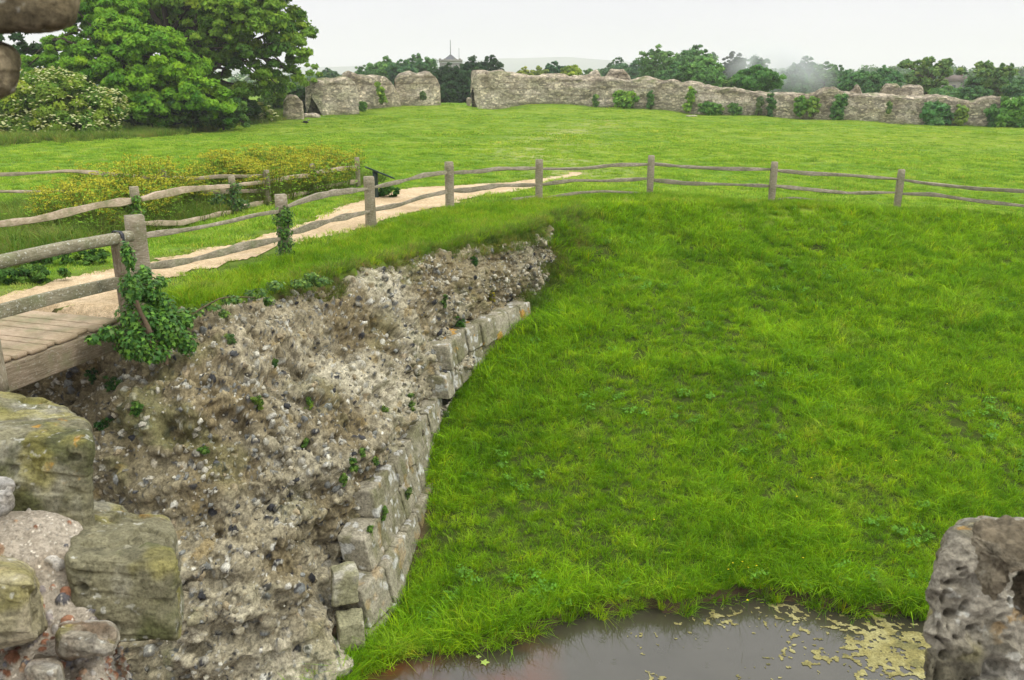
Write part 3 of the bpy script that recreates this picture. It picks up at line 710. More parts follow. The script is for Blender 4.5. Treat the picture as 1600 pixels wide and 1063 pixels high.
    st3(hexa((-220, -160), (130, -160), (124, 62), (-220, 56), 1.5, (-200, -160), (135, -160), (118, 30), (-200, 28), 1.95), 90, 7, .008, 761)
    st3(hexa((-200, 60), (34, 62), (26, 160), (-200, 166), 1.5, (-200, 72), (34, 80), (26, 130), (-200, 130), 1.9), 70, 4, .010, 771)
make_foreground()

# ------------------------------------------------------------------ timber helpers
def frame_of(t):
    t = t / np.linalg.norm(t); up = np.array([0, 0, 1.]) if abs(t[2]) < .98 else np.array([0, 1., 0])
    s = np.cross(t, up); s /= np.linalg.norm(s); return t, s, np.cross(s, t)
def beam(path, w, h, seed=0, wob=.0, n=8, taper=0., sub=10, round_=.18, tilt=0.):
    """squared timber of section w x h swept along a polyline of 3d points"""
    path = np.asarray(path, float); L = np.concatenate([[0], np.cumsum(np.linalg.norm(np.diff(path, axis=0), axis=1))])
    s = np.linspace(0, L[-1], max(3, int(len(path) * sub))); C = np.stack([np.interp(s, L, path[:, k]) for k in range(3)], 1)
    K = max(1, len(s) // (len(path) * 5))
    if len(path) > 2:
        ker = np.ones(2 * K + 1) / (2 * K + 1); pad = np.concatenate([np.repeat(C[:1], K, 0), C, np.repeat(C[-1:], K, 0)])
        pad[:K] = 2 * C[0] - C[K:0:-1]; pad[-K:] = 2 * C[-1] - C[-2:-K - 2:-1]
        C = np.stack([np.convolve(pad[:, k], ker, 'valid') for k in range(3)], 1)
    m = len(C); a = []
    r = round_
    sec = np.array([(-1 + r, -1), (1 - r, -1), (1, -1 + r), (1, 1 - r), (1 - r, 1), (-1 + r, 1), (-1, 1 - r), (-1, -1 + r)])
    V = []
    for i in range(m):
        t = C[min(i + 1, m - 1)] - C[max(i - 1, 0)]; t, sd, up = frame_of(t)
        q = np.array([[s[i] * 1.5 + seed * 7.3, seed, 0.]])
        f = 1 + wob * float(fbm(q, 3, seed)[0]) * 1.6; g = 1 + wob * float(fbm(q + 31, 3, seed)[0]) * 1.3
        e = min(1, (min(i, m - 1 - i) / (m * .12 + 1e-6))); tp = 1 - taper * (1 - e)
        an = tilt + wob * .8 * float(fbm(q * .6 + 9, 2, seed)[0]); ca, sa = math.cos(an), math.sin(an)
        for x, y in sec:
            jx = wob * .35 * float(fbm(q * 2 + np.array([[0, x * 3, y * 3]]), 2, seed + 5)[0]) if wob else 0
            X = x * w / 2 * f * (1 + jx); Y = y * h / 2 * g * tp * (1 + jx)
            V.append(C[i] + sd * (X * ca - Y * sa) + up * (X * sa + Y * ca))
    V = np.array(V); F = []
    for i in range(m - 1):
        for k in range(8):
            k2 = (k + 1) % 8; F.append([i * 8 + k, i * 8 + k2, (i + 1) * 8 + k2, (i + 1) * 8 + k])
    caps = np.array([list(range(7, -1, -1)), [(m - 1) * 8 + k for k in range(8)]])
    return V, [np.array(F), caps]
def timber(name, mat, root, path, w, h, seed=0, wob=.0, **k):
    """mesh in a local frame whose x axis runs along the timber, so the grain follows it"""
    V, F = beam(path, w, h, seed, wob, **k); a, b = np.asarray(path[0], float), np.asarray(path[-1], float)
    t, s, u = frame_of(b - a) if abs((b - a)[2]) < .98 * np.linalg.norm(b - a) else (np.array([0, 0, 1.]), np.array([1., 0, 0]), np.array([0, 1., 0]))
    R = np.stack([t, s, u], 1); L = (V - a) @ R
    o = build(name, L, F, mat, None)
    from mathutils import Matrix
    Mx = Matrix([[*R[0], a[0]], [*R[1], a[1]], [*R[2], a[2]], [0, 0, 0, 1]]) if np.linalg.det(R) > 0 else None
    if Mx is None:
        R[:, 1] *= -1; L = (V - a) @ R
        o.data.vertices.foreach_set('co', L.astype(np.float32).ravel()); o.data.update()
        Mx = Matrix([[*R[0], a[0]], [*R[1], a[1]], [*R[2], a[2]], [0, 0, 0, 1]])
    if root: o.parent = root; o.matrix_parent_inverse = root.matrix_basis.inverted()
    o.matrix_basis = Mx
    return o
def post(root, px, py_base, py_top, w, yaw, seed, z=None, cut=True, lean=0.):
    """post whose foot stands on the ground under the pixel (px, py_base) and whose top is at py_top"""
    p = at_z(px, py_base, 3.7)
    for _ in range(6): p = at_z(px, py_base, hz(p[0], p[1]) if z is None else z)
    lo, hi = p[2], p[2] + 3
    for _ in range(40):
        mid = (lo + hi) / 2; _, y, _d = project([[p[0], p[1], mid]])
        if y[0] > py_top: lo = mid
        else: hi = mid
    top = lo; n = 12; Z = np.linspace(p[2] - .35, top, n); c, s = math.cos(yaw), math.sin(yaw); hw = w / 2; r = .12
    sec = np.array([(-1 + r, -1), (1 - r, -1), (1, -1 + r), (1, 1 - r), (1 - r, 1), (-1 + r, 1), (-1, 1 - r), (-1, -1 + r)])
    V = []
    for i, zz in enumerate(Z):
        f = 1 + .04 * math.sin(zz * 5 + seed) + (.03 if i < 4 else 0); k = hw * f * (.93 if i == n - 1 else 1)
        for x, y in sec: V.append([(x * c - y * s) * k + lean * (zz - p[2]) , (x * s + y * c) * k, zz])
    F = [[i * 8 + k, i * 8 + (k + 1) % 8, (i + 1) * 8 + (k + 1) % 8, (i + 1) * 8 + k] for i in range(n - 1) for k in range(8)]
    V = np.array(V) + np.array([0, 0, -p[2]])
    o = build('post', V, [np.array(F), np.array([[(n - 1) * 8 + k for k in range(8)]])], M['oak'], None)
    o.parent = root; o.matrix_parent_inverse = root.matrix_basis.inverted(); o.location = [float(v) for v in p]
    return p, top
def rail(root, pts, A, B, w, h, seed, mat=None, wob=.55):
    P = [at_plane(x, y, A, B) for x, y in pts]
    # run the ends into the mortices
    return timber('rail', mat or M['rail'], root, P, w, h, seed, wob, sub=8, taper=.35, tilt=.12, round_=.09)

# ------------------------------------------------------------------ fences
def make_right_fence():
    root = empty('rail_fence', at_z(703, 326, 3.7), 'long weathered oak post and rail fence along the top of the moat bank', 'fence')
    S = [(228, 482, 337, .24, .55), (446, 402, 304, .19, .5), (580, 356, 276, .20, .45), (703, 327, 253, .19, .35), (842, 313, 249, .18, .15), (1015, 306, 243, .17, .02), (1205, 317, 253, .165, -.05), (1401, 327, 265, .17, -.12), (1668, 352, 285, .17, -.2)]
    P = [post(root, px, b, t, w, yaw, i)[0] for i, (px, b, t, w, yaw) in enumerate(S)]
    R = {(0, 0): [(205, 372), (240, 366), (300, 358), (360, 346), (400, 336), (446, 329)], (0, 1): [(228, 418), (248, 415), (297, 407), (350, 394), (385, 384), (446, 372)],
         (1, 0): [(446, 326), (456, 320), (494, 307), (524, 301), (580, 295)], (1, 1): [(446, 365), (467, 361), (497, 350), (531, 341), (580, 330)],
         (2, 0): [(580, 294), (589, 292), (625, 284), (662, 274), (703, 269)], (2, 1): [(580, 329), (589, 327), (625, 320), (662, 307), (703, 299)],
         (3, 0): [(703, 271), (709, 270), (749, 268), (775, 264), (842, 263)], (3, 1): [(703, 298), (711, 298), (737, 297), (775, 290), (842, 289)],
         (4, 0): [(842, 264), (907, 264), (961, 258), (1015, 257)], (4, 1): [(842, 289), (895, 282), (944, 283), (1015, 279)],
         (5, 0): [(1015, 256), (1075, 261), (1131, 264), (1205, 265)], (5, 1): [(1015, 281), (1075, 287), (1131, 288), (1205, 291)],
         (6, 0): [(1205, 266), (1262, 271), (1326, 274), (1401, 280)], (6, 1): [(1205, 290), (1262, 296), (1326, 302), (1401, 301)],
         (7, 0): [(1401, 280), (1450, 287), (1525, 295), (1600, 299), (1668, 304)], (7, 1): [(1401, 303), (1457, 304), (1517, 313), (1600, 322), (1668, 329)],
         (1, 2): [(450, 402), (500, 388), (565, 363), (580, 360)], (2, 2): [(580, 358), (602, 352), (644, 342), (703, 328)],
         (4, 2): [(842, 311), (906, 301), (944, 299), (1015, 303)], (6, 2): [(1205, 314), (1240, 309), (1300, 315), (1330, 322)], (3, 2): [(800, 312), (842, 308)]}
    for (i, k), pts in R.items():
        n = (P[i + 1] - P[i])[:2]; n = np.array([n[1], -n[0]]) / np.linalg.norm(n) * 0.0
        hh = {0: .10, 1: .105, 2: .09}[k] if i < 4 else {0: .09, 1: .09, 2: .07}[k]
        if i == 0: hh = .085 if k == 0 else .10
        rail(root, pts, P[i][:2], P[i + 1][:2], .06, hh, 10 * i + k)
    # pegged bolts and dark mortices on the posts
    for i in (0, 2, 3, 4, 5, 7):
        pass
    return P
FP_ = make_right_fence()
def make_left_fence():
    root = empty('rail_fence', at_z(367, 335, 3.7), 'pale cleft rail fence on the far left side of the sandy path', 'fence')
    S = [(-62, 448, 330, .19, .5), (219, 372, 292, .17, .5), (367, 334, 275, .15, .4), (491, 304, 256, .14, .35), (560, 292, 246, .14, .2)]
    P = [post(root, px, b, t, w, yaw, 20 + i)[0] for i, (px, b, t, w, yaw) in enumerate(S)]
    R = {(0, 0): [(-62, 362), (0, 350), (55, 344), (98, 334), (153, 321), (219, 312)], (1, 0): [(219, 312), (230, 309), (284, 297), (330, 293), (367, 291)],
         (2, 0): [(367, 290), (380, 288), (420, 284), (455, 277), (491, 273)], (3, 0): [(491, 270), (525, 265), (560, 261)],
         (1, 1): [(219, 350), (242, 349), (280, 349), (333, 337), (367, 330)], (2, 1): [(367, 326), (385, 322), (427, 314), (465, 303), (491, 300)],
         (3, 1): [(491, 294), (525, 289), (560, 283)], (1, 2): [(225, 384), (247, 380), (297, 370), (330, 361)], (0, 2): [(-62, 430), (60, 428), (120, 412), (165, 402)]}
    for (i, k), pts in R.items(): rail(root, pts, P[i][:2], P[i + 1][:2], .07, [.12, .105, .07][k] if i < 2 else .095, 50 + 10 * i + k, M['rail2'])
    return P
LP_ = make_left_fence()
def make_back_fence():
    root = empty('rail_fence', at_z(260, 326, 3.7), 'grey rail fence half hidden behind the yellow flowering weeds', 'fence')
    S = [(-150, 330, 262, .14, .1), (260, 326, 264, .15, 0), (420, 322, 266, .14, 0)]
    P = [post(root, px, b, t, w, yaw, 40 + i)[0] for i, (px, b, t, w, yaw) in enumerate(S)]
    R = {(0, 0): [(-150, 277), (0, 273), (50, 271), (110, 267), (160, 271), (220, 277), (260, 278)], (1, 0): [(260, 278), (300, 280), (340, 276), (420, 275)],
         (0, 1): [(-150, 298), (60, 300), (260, 300)], (1, 1): [(260, 300), (340, 300), (420, 298)]}
    for (i, k), pts in R.items(): rail(root, pts, P[i][:2], P[i + 1][:2], .06, .085, 90 + 10 * i + k, M['rail2'])
make_back_fence()

# ------------------------------------------------------------------ footbridge
def make_bridge():
    zd = 3.96
    E = at_z(150, 511, zd); W = at_z(2, 563, zd)                       # outer edge of the deck
    d = (W - E); d[2] = 0; Ld = np.linalg.norm(d); d /= Ld             # toward the near end
    s = np.array([-.955, .297, 0])                                     # plank direction (away from the edge)
    nrm = np.array([-d[1], d[0], 0]); nrm = nrm if nrm[0] > 0 else -nrm   # outward, to the moat
    root = empty('footbridge', E, 'wooden plank footbridge with lichened handrail crossing the moat on the left', 'footbridge')
    r = np.random.default_rng(5); t = -.42; i = 0
    while t < 3.2:
        w = [.30, .2, .2, .34, .16, .26, .2][i % 7] * r.uniform(.95, 1.05); jut = [0, .06, -.02, .03, .0, .05, .02][i % 7]
        a = E + d * (t + w / 2) + nrm * (jut - .02) - np.array([0, 0, .025]); b = a + s * 3.2
        o = timber('deck_plank', M['deck'], root, [a, (a + b) / 2, b], w - .028, .05, 200 + i, .02, sub=4, round_=.1)
        t += w; i += 1
    a = at_plane(186, 546, (E + nrm * .03)[:2], (W + nrm * .03)[:2]); a = E - d * .45 + nrm * .0; b = W + d * 2.2
    timber('side_beam', M['beam'], root, [a + [0, 0, -.215], (a + b) / 2 + [0, 0, -.215], b + [0, 0, -.215]], .11, .31, 230, .02, sub=6, round_=.08)
    a2, b2 = a + s * 1.7, b + s * 1.7
    timber('side_beam', M['beam'], root, [a2 + [0, 0, -.215], b2 + [0, 0, -.215]], .11, .31, 231, .02, sub=6, round_=.08)
    ap, bp_ = (E + nrm * .10)[:2], (W + nrm * .10)[:2]
    # rail post bolted to the beam, and the one at the picture's left edge
    def bpost(px, ytop, ybot, w, seed):
        top = at_plane(px, ytop, ap, bp_); bot = at_plane(px, ybot, ap, bp_); bot = np.array([top[0], top[1], zd - .32])
        o = timber('handrail_post', M['beam'], root, [bot, (bot + top) / 2, top], w, w * .9, seed, .02, sub=5, round_=.12)
        return top
    tp = bpost(184, 372, 560, .15, 240); 
    q = at_plane(-6, 566, ap, bp_); timber('handrail_post', M['oak'], root, [np.array([q[0], q[1], zd - .3]), np.array([q[0] - .0, q[1], zd + .95])], .12, .12, 241, .02, sub=5, round_=.12)
    hr = [at_plane(x, y, ap, bp_) for x, y in [(203, 369), (100, 387), (0, 409), (-90, 431)]]
    timber('handrail', M['handrail'], root, hr, .14, .135, 242, .05, sub=10, round_=.34)
    mr = [at_plane(x, y, ap, bp_) - nrm * .03 for x, y in [(192, 441), (90, 464), (0, 488), (-90, 512)]]
    timber('lower_rail', M['handrail'], root, mr, .06, .15, 243, .05, sub=10, round_=.12)
    # black iron strap over the handrail and down the post
    mb = MB()
    h0 = at_plane(184, 372, ap, bp_); u = np.array([0, 0, 1.])
    loop = [h0 + nrm * .078 - u * .35, h0 + nrm * .082 - u * .05, h0 + nrm * .078 + u * .05, h0 + nrm * .045 + u * .082, h0 - nrm * .045 + u * .084, h0 - nrm * .078 + u * .05, h0 - nrm * .08 - u * .06]
    V = []; hwid = .026
    for p in loop: V += [p - d * hwid, p + d * hwid]
    F = np.array([[2 * i, 2 * i + 1, 2 * i + 3, 2 * i + 2] for i in range(len(loop) - 1)])
    o = build('strap', np.array(V), F, M['metal'], root); md = o.modifiers.new('thick', 'SOLIDIFY'); md.thickness = .006
    return E, d, nrm
BR = make_bridge()

# ------------------------------------------------------------------ information lectern
def make_sign():
    p = at_z(588, 309, 3.72); root = empty('information_lectern', p, 'dark green sloping information board on a single post beyond the path', 'information sign')
    timber('post', M['sign'], root, [p + [0, 0, -.3], p + [0, 0, .74]], .13, .10, 1, 0, sub=3)
    c = at_plane(593, 270, p[:2], p[:2] + np.array([1, 0])); v = np.array([.36, .05, -.155]); w = np.array([.10, -.32, .02])
    c8 = box8(c, v, w * -1, np.cross(v, -w) / np.linalg.norm(np.cross(v, w)) * .02)
    V, F = rock(c8, 6, 30, 0, 1, 0, None, 0); build('board', V, F, M['sign'], root)
make_sign()
# ------------------------------------------------------------------ far Roman walls
def make_far_wall(prof, base, label, thick=2.4, seed=0, res=.22, parts=(), amp=.22, root_name='ruined_wall'):
    """prof: [(px, top_py, Y)], base: terrain; front face follows the plan line given by px and Y"""
    prof = np.array(prof, float)
    tops = np.array([at_y(px, py, Y) for px, py, Y in prof])
    L = np.concatenate([[0], np.cumsum(np.hypot(*np.diff(tops[:, :2], axis=0).T))])
    n = int(L[-1] / res); s = np.linspace(0, L[-1], n)
    X = np.interp(s, L, tops[:, 0]); Y = np.interp(s, L, tops[:, 1]); ZT = np.interp(s, L, tops[:, 2])
    Q1 = np.stack([s * .8, 0 * s + seed, 0 * s], 1); ZT = ZT + .16 * fbm(Q1 * 1.4, 4, seed)
    ZB = height(np.stack([X, Y], 1)) - .3
    t = np.stack([np.gradient(X), np.gradient(Y)], 1); t /= np.linalg.norm(t, axis=1, keepdims=True); nb = np.stack([-t[:, 1], t[:, 0]], 1)
    if nb[:, 1].mean() < 0: nb = -nb
    nf, nt = int(max(10, (ZT - ZB).mean() / res)), 8
    prof_v = [(0, v) for v in np.linspace(0, 1, nf)] + [(u, 1) for u in np.linspace(.12, 1, nt)] + [(1, v) for v in np.linspace(.9, 0, 8)]
    G = np.zeros((n, len(prof_v), 3)); topw = np.zeros((n, len(prof_v)))
    edge = np.minimum(1, np.minimum(s, L[-1] - s) / 1.0)                  # round off the ends
    for j, (u, v) in enumerate(prof_v):
        bat = .10 * v                                                 # slight batter of the face
        th = u * thick + bat * (1 if u < .5 else -1)
        G[:, j, 0] = X + nb[:, 0] * th; G[:, j, 1] = Y + nb[:, 1] * th
        G[:, j, 2] = ZB + (ZT - ZB) * v + (.25 * math.sin(u * math.pi) if v == 1 else 0)
        topw[:, j] = v
    N = grid_normals(G).reshape(-1, 3); P = G.reshape(-1, 3)
    front = np.zeros((len(G), len(prof_v)), bool); front[:, :nf] = True
    if N[front.ravel()][:, 1].mean() > 0: N = -N
    d = amp * 1.6 * fbm(P * np.array([.5, .5, .9]), 4, seed + 2) + amp * .7 * fbm(P * 2.1, 3, seed + 4)
    lay = fbm(np.stack([P[:, 0] * .1, P[:, 1] * .1, P[:, 2] * 2.2], 1), 2, seed + 6); d += amp * .5 * lay
    G = (P + N * d[:, None]).reshape(G.shape); tz = np.array([*t[0], 0]), np.array([*t[-1], 0])
    caps = []
    for e, sg in ((0, -1), (-1, 1)):
        R = G[e]; m0 = R.mean(0); rows = []
        for q in np.linspace(0, 1, 9)[:-1]:
            C = m0 + (R - m0) * q + tz[e] * sg * .35 * (1 - q ** 2.5); C = C + (fbm(C * 1.6, 3, seed + 30) * .35 * (1 - q))[:, None] * tz[e] * sg; rows.append(C)
        rows = np.array(rows); caps.append(rows if e == 0 else rows[::-1])
    G = np.concatenate([caps[0], G, caps[1]]); topw = np.concatenate([np.repeat(topw[:1], 8, 0), topw, np.repeat(topw[-1:], 8, 0)]); V = G.reshape(-1, 3); P = V
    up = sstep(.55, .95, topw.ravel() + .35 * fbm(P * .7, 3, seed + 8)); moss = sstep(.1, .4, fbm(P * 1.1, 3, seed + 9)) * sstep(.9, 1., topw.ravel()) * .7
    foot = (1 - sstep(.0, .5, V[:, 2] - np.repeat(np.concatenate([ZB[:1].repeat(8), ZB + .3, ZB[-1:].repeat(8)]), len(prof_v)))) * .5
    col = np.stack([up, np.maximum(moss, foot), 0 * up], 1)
    F = grid_faces(len(G), len(prof_v))
    root = empty(root_name, V[np.argmin(V[:, 2])], label, 'ruined wall')
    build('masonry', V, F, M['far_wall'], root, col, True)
    return root
W1 = make_far_wall([(504, 131, 79), (512, 127, 79.5), (530, 126, 80), (546, 122, 80.5), (556, 127, 81), (560, 140, 81.2)], None, 'squarish leftmost fragment of the far ruined wall', 2.4, 1, amp=.13)
W2 = make_far_wall([(556, 116, 83), (562, 118, 83.3), (566, 121, 83.5), (590, 119, 84.5), (604, 122, 85), (612, 130, 85.4), (619, 144, 86), (626, 153, 86.5)], None, 'middle fragment of the far ruined wall with green ivy hanging on it', 2.2, 12, amp=.14)
W3 = make_far_wall([(614, 150, 87), (619, 128, 87), (628, 119, 87.2), (645, 116, 87.5), (660, 118, 88), (674, 116, 88.4), (683, 121, 88.7), (688, 135, 89)], None, 'rounded far wall fragment standing left of the gap with the dark yews', 2.4, 23, amp=.14)
TOPL = [(748, 113, 93), (757, 112, 93.2), (770, 116, 93.4), (785, 112, 93.8), (797, 117, 94), (830, 121, 94.5), (870, 122, 94.5), (900, 124, 94.3), (940, 124, 94), (960, 124, 93.6), (985, 126, 93.2), (1010, 127, 92.8), (1030, 129, 92.2),
        (1050, 128, 91.6), (1062, 134, 91.3), (1075, 131, 91), (1090, 132, 90.6), (1098, 138, 90.4), (1120, 142, 90), (1150, 142, 89.4), (1180, 146, 88.8), (1205, 149, 88.3), (1230, 148, 87.8), (1255, 150, 87.3), (1275, 151, 87), (1290, 142, 86.8), (1302, 140, 86.6), (1312, 146, 86.4), (1325, 147, 86.2), (1345, 150, 85.9),
        (1380, 152, 85.2), (1420, 153, 84.5), (1460, 154, 83.8), (1495, 157, 83.2), (1520, 160, 82.7), (1535, 156, 82.4), (1550, 154, 82.1), (1565, 155, 81.8), (1585, 158, 81.4), (1640, 158, 80.3), (1760, 160, 78), (1900, 163, 75)]
W4 = make_far_wall(TOPL, None, 'long coursed flint town wall running to the right across the far side of the field', 2.6, 34, res=.2)
def merlon(pts, label, seed): return make_far_wall(pts, None, label, 1.2, seed, res=.15, amp=.08, root_name='wall_remnant')
merlon([(1383, 140, 89.2), (1386, 135.5, 89.2), (1404, 135.5, 89), (1408, 140, 89)], 'left of two square stubs of masonry rising behind the long wall', 45)
merlon([(1413, 138, 88.8), (1415, 136, 88.8), (1440, 137, 88.4), (1443, 138, 88.4)], 'right of two square stubs of masonry rising behind the long wall', 56)
merlon([(1326, 149, 88.7), (1334, 142, 88.6), (1338, 136, 88.5), (1343, 136, 88.5), (1347, 148, 88.4)], 'thin upright spike of masonry behind the long wall', 67)
merlon([(917, 123, 98), (924, 116, 98), (934, 113, 98), (940, 123, 98)], 'small grey hump of masonry above the long wall, left of the larger hump', 72)
merlon([(946, 123, 97), (955, 113, 97), (975, 112, 97), (984, 123, 97)], 'larger grey hump of masonry above the long wall', 78)
W5 = make_far_wall([(446, 158, 70), (448, 156, 70), (458, 153, 70.2), (468, 155, 70.4), (471, 158, 70.5)], None, 'short ruined stump with a grassy top, alone left of the wall fragments', 1.4, 89, res=.12, amp=.12, root_name='ruined_stump')
V, F = rock(box8(np.array([*at_y(484, 180, 74)[:2], hz(*at_y(484, 180, 74)[:2]) + .05]), [.75, .1, 0], [0, .5, 0], [0, 0, .3]), 18, 2.5, .12, 2, 3)
tag(build('fallen_masonry', V, F, M['far_wall'], None, np.zeros((len(V), 3)), True), 'low grey rubble lump beside the grassy topped stump', 'rubble')
b = at_y(1080, 188, 84); V, F = rock(box8(np.array([b[0], b[1], hz(b[0], b[1]) + .06]), [.5, .03, 0], [0, .35, 0], [0, 0, .12]), 10, 8, .01, 2, 3)
tag(build('stone_slab', V, F, M['far_wall'], None, np.zeros((len(V), 3)), True), 'small pale slab lying flat in the grass before the long wall', 'stone slab')
b = at_y(737, 170, 97); V, F = rock(box8(np.array([b[0] - .3, b[1], hz(b[0], b[1]) + .3]), [.25, .0, 0], [0, .2, 0], [0, 0, .55]), 10, 5, .05, 3, 3)
tag(build('stone_stub', V, F, M['far_wall'], None, np.zeros((len(V), 3)), True), 'small pale stone stub in the gap at the foot of the long wall', 'stone')
# crow in the field
def make_crow():
    g = at_z(478, 195, 3.55); b = np.array([g[0], g[1], hz(g[0], g[1]) ]); m = MB()
    V, F = rock(box8(b + [0, 0, .2], [.2, 0, -.03], [0, .08, 0], [.02, 0, .085]), 8, 2, 0, 1, 0, None, 0); m.add(V, F, (.02, .02, .022))
    V, F = rock(box8(b + [.19, 0, .33], [.065, 0, 0], [0, .05, 0], [0, 0, .055]), 6, 2, 0, 1, 0, None, 0); m.add(V, F, (.25, .25, .26))
    V, F = rock(box8(b + [.27, 0, .32], [.05, 0, -.01], [0, .012, 0], [0, 0, .015]), 4, 2, 0, 1, 0, None, 0); m.add(V, F, (.02, .02, .02))
    V, F = rock(box8(b + [-.24, 0, .18], [.12, 0, -.03], [0, .04, 0], [0, 0, .02]), 4, 4, 0, 1, 0, None, 0); m.add(V, F, (.02, .02, .02))
    for y in (-.03, .03):
        V, F = rock(box8(b + [.02, y, .07], [.01, 0, 0], [0, .01, 0], [0, 0, .09]), 3, 4, 0, 1, 0, None, 0); m.add(V, F, (.02, .02, .02))
    tag(m.build('crow', M['rubble']), 'dark bird standing in the grass below the ruined stump', 'bird')
make_crow()

# ------------------------------------------------------------------ foliage
def leaves(C, T, size, rng, asp=.55, up=.35, fold=0):
    """rhombic leaf sprays: centre C (n,3), preferred normal T (n,3)"""
    n = len(C); N = T + rng.normal(0, .55, (n, 3)); N[:, 2] += up; N /= np.linalg.norm(N, axis=1, keepdims=True) + 1e-9
    R = rng.normal(0, 1, (n, 3)); A = np.cross(N, R); A /= np.linalg.norm(A, axis=1, keepdims=True) + 1e-9; B = np.cross(N, A)
    s = (size * rng.uniform(.6, 1.35, n))[:, None]; A = A * s; B = B * s * asp
    N2 = N * s * .18
    V = np.stack([C - A + N2, C - B - N2, C + A + N2, C + B - N2], 1).reshape(-1, 3)
    return V, np.arange(n * 4).reshape(n, 4)
def crown_pts(lobes, nclump, nleaf, rng, shell=(.45, 1.), crad=(.2, .42), flat=.6):
    L = np.array(lobes, float); vol = (L[:, 3] * L[:, 4] * L[:, 5]) ** .72; k = rng.choice(len(L), nclump, p=vol / vol.sum())
    d = rng.normal(0, 1, (nclump, 3)); d[:, 2] = d[:, 2] * .9 + .15; d /= np.linalg.norm(d, axis=1, keepdims=True)
    r = rng.uniform(shell[0] ** 2, shell[1] ** 2, nclump) ** .5
    cc = L[k, :3] + d * r[:, None] * L[k, 3:6] * .92; cr = L[k, 3:6].mean(1) * rng.uniform(*crad, nclump)
    tone = rng.normal(0, 1, nclump)
    m = rng.poisson(nleaf, nclump) + 4; idx = np.repeat(np.arange(nclump), m)
    e = rng.normal(0, 1, (len(idx), 3)); e /= np.linalg.norm(e, axis=1, keepdims=True); rr = rng.uniform(0, 1, len(idx)) ** .45
    off = e * (rr * cr[idx])[:, None]; off[:, 2] *= flat; off[:, 2] -= .25 * cr[idx] * (rr ** 2) * (np.hypot(e[:, 0], e[:, 1]))
    return cc[idx] + off, e * .6 + d[idx] * .5, tone[idx], cc
def foliage(name, root, lobes, nclump, nleaf, size, colour, seed, var=.26, hue=.12, mat=None, **k):
    r = np.random.default_rng(seed); P, T, tone, cc = crown_pts(lobes, nclump, nleaf, r, **k)
    V, F = leaves(P, T, size, r)
    g = np.clip(1 + var * tone + r.normal(0, .16, len(P)), .45, 1.9)[:, None]
    c = np.asarray(colour)[None] * g; c = c * np.stack([1 + hue * tone + r.normal(0, .06, len(P)), np.ones(len(P)), 1 - hue * .5 * tone], 1)
    return build(name, V, F, mat or M['leaf'], root, np.repeat(c, 4, axis=0)), cc
def tube(m, P, R, seg=7, col=(.07, .055, .04)):
    P = np.asarray(P, float); V = []
    for i in range(len(P)):
        t = P[min(i + 1, len(P) - 1)] - P[max(i - 1, 0)]; t /= np.linalg.norm(t) + 1e-9
        a = np.cross(t, [.3, .9, .1]); a /= np.linalg.norm(a); b = np.cross(t, a)
        for k in range(seg): an = 2 * math.pi * k / seg; V.append(P[i] + (a * math.cos(an) + b * math.sin(an)) * R[i])
    F = [[i * seg + k, i * seg + (k + 1) % seg, (i + 1) * seg + (k + 1) % seg, (i + 1) * seg + k] for i in range(len(P) - 1) for k in range(seg)]
    m.add(V, np.array(F), col)
def limb(m, a, b, r0, r1, r, wig=.12, n=7, col=(.07, .055, .04)):
    a, b = np.asarray(a, float), np.asarray(b, float); L = np.linalg.norm(b - a); t = np.linspace(0, 1, n)
    P = a + (b - a) * t[:, None] + np.concatenate([[[0, 0, 0]], np.cumsum(r.normal(0, wig * L / n, (n - 1, 3)), 0)]) * np.sin(t * math.pi * .9)[:, None]
    P[:, 2] += .12 * L * np.sin(t * math.pi); tube(m, P, r0 + (r1 - r0) * t, 7, col); return P
def m_bark():
    t = NT('bark'); c = t.mix(t.attr(), t.ramp(t.noise(3, 5, .7, vec=t.sc((3, 3, .6))), [(.3, (.55, .55, .5)), (.7, (1.5, 1.45, 1.3))]), 1., 'MULTIPLY')
    return t.pbr(c, .95, t.bump(t.noise(6, 4, .7), .05, .7), .1)
M['bark'] = m_bark()
def tree(base, lobes, colour, label, seed, nclump=90, nleaf=55, size=.3, cat='tree', group=None, name='tree', trunk_r=.35, nlimb=10, var=.22, hue=.12, height_frac=.45, mat=None, **k):
    r = np.random.default_rng(seed); root = empty(name, base, label, cat, group)
    _, cc = foliage('crown', root, lobes, nclump, nleaf, size, colour, seed, var, hue, mat, **k)
    m = MB(); L = np.array(lobes); cen = (L[:, :3] * L[:, 3:4]).sum(0) / L[:, 3].sum(); top = np.array([cen[0], cen[1], base[2] + (cen[2] - base[2]) * .9]); base = np.asarray(base, float)
    spine = limb(m, base - [0, 0, .4], top, trunk_r, trunk_r * .45, r, .08, 9)
    for i in r.choice(len(cc), min(nlimb, len(cc)), replace=False):
        s_ = spine[r.integers(3, len(spine))]; limb(m, s_, cc[i], trunk_r * r.uniform(.22, .45), .03, r, .2, 8)
    m.build('trunk', M['bark'], root, True)
    return root
def auto_lobes(c, rx, rz, r, n=7, ry=None):
    """irregular set of overlapping crown lobes inside an ellipsoid"""
    ry = ry or rx; out = [(c[0], c[1], c[2], rx * .72, ry * .72, rz * .75)]
    for i in range(n):
        a = 2 * math.pi * (i + r.uniform(-.3, .3)) / n; e = r.uniform(-.45, .6); q = r.uniform(.42, .62)
        out.append((c[0] + math.cos(a) * rx * .62, c[1] + math.sin(a) * ry * .62, c[2] + e * rz * .75, rx * q * .72, ry * q * .72, rz * q * r.uniform(.6, .85)))
    out += [(c[0] + q * rx, c[1], c[2] + rz * (.62 - abs(q) * .5), rx * .36, ry * .36, rz * .36) for q in (-.38, 0., .4)]; return out
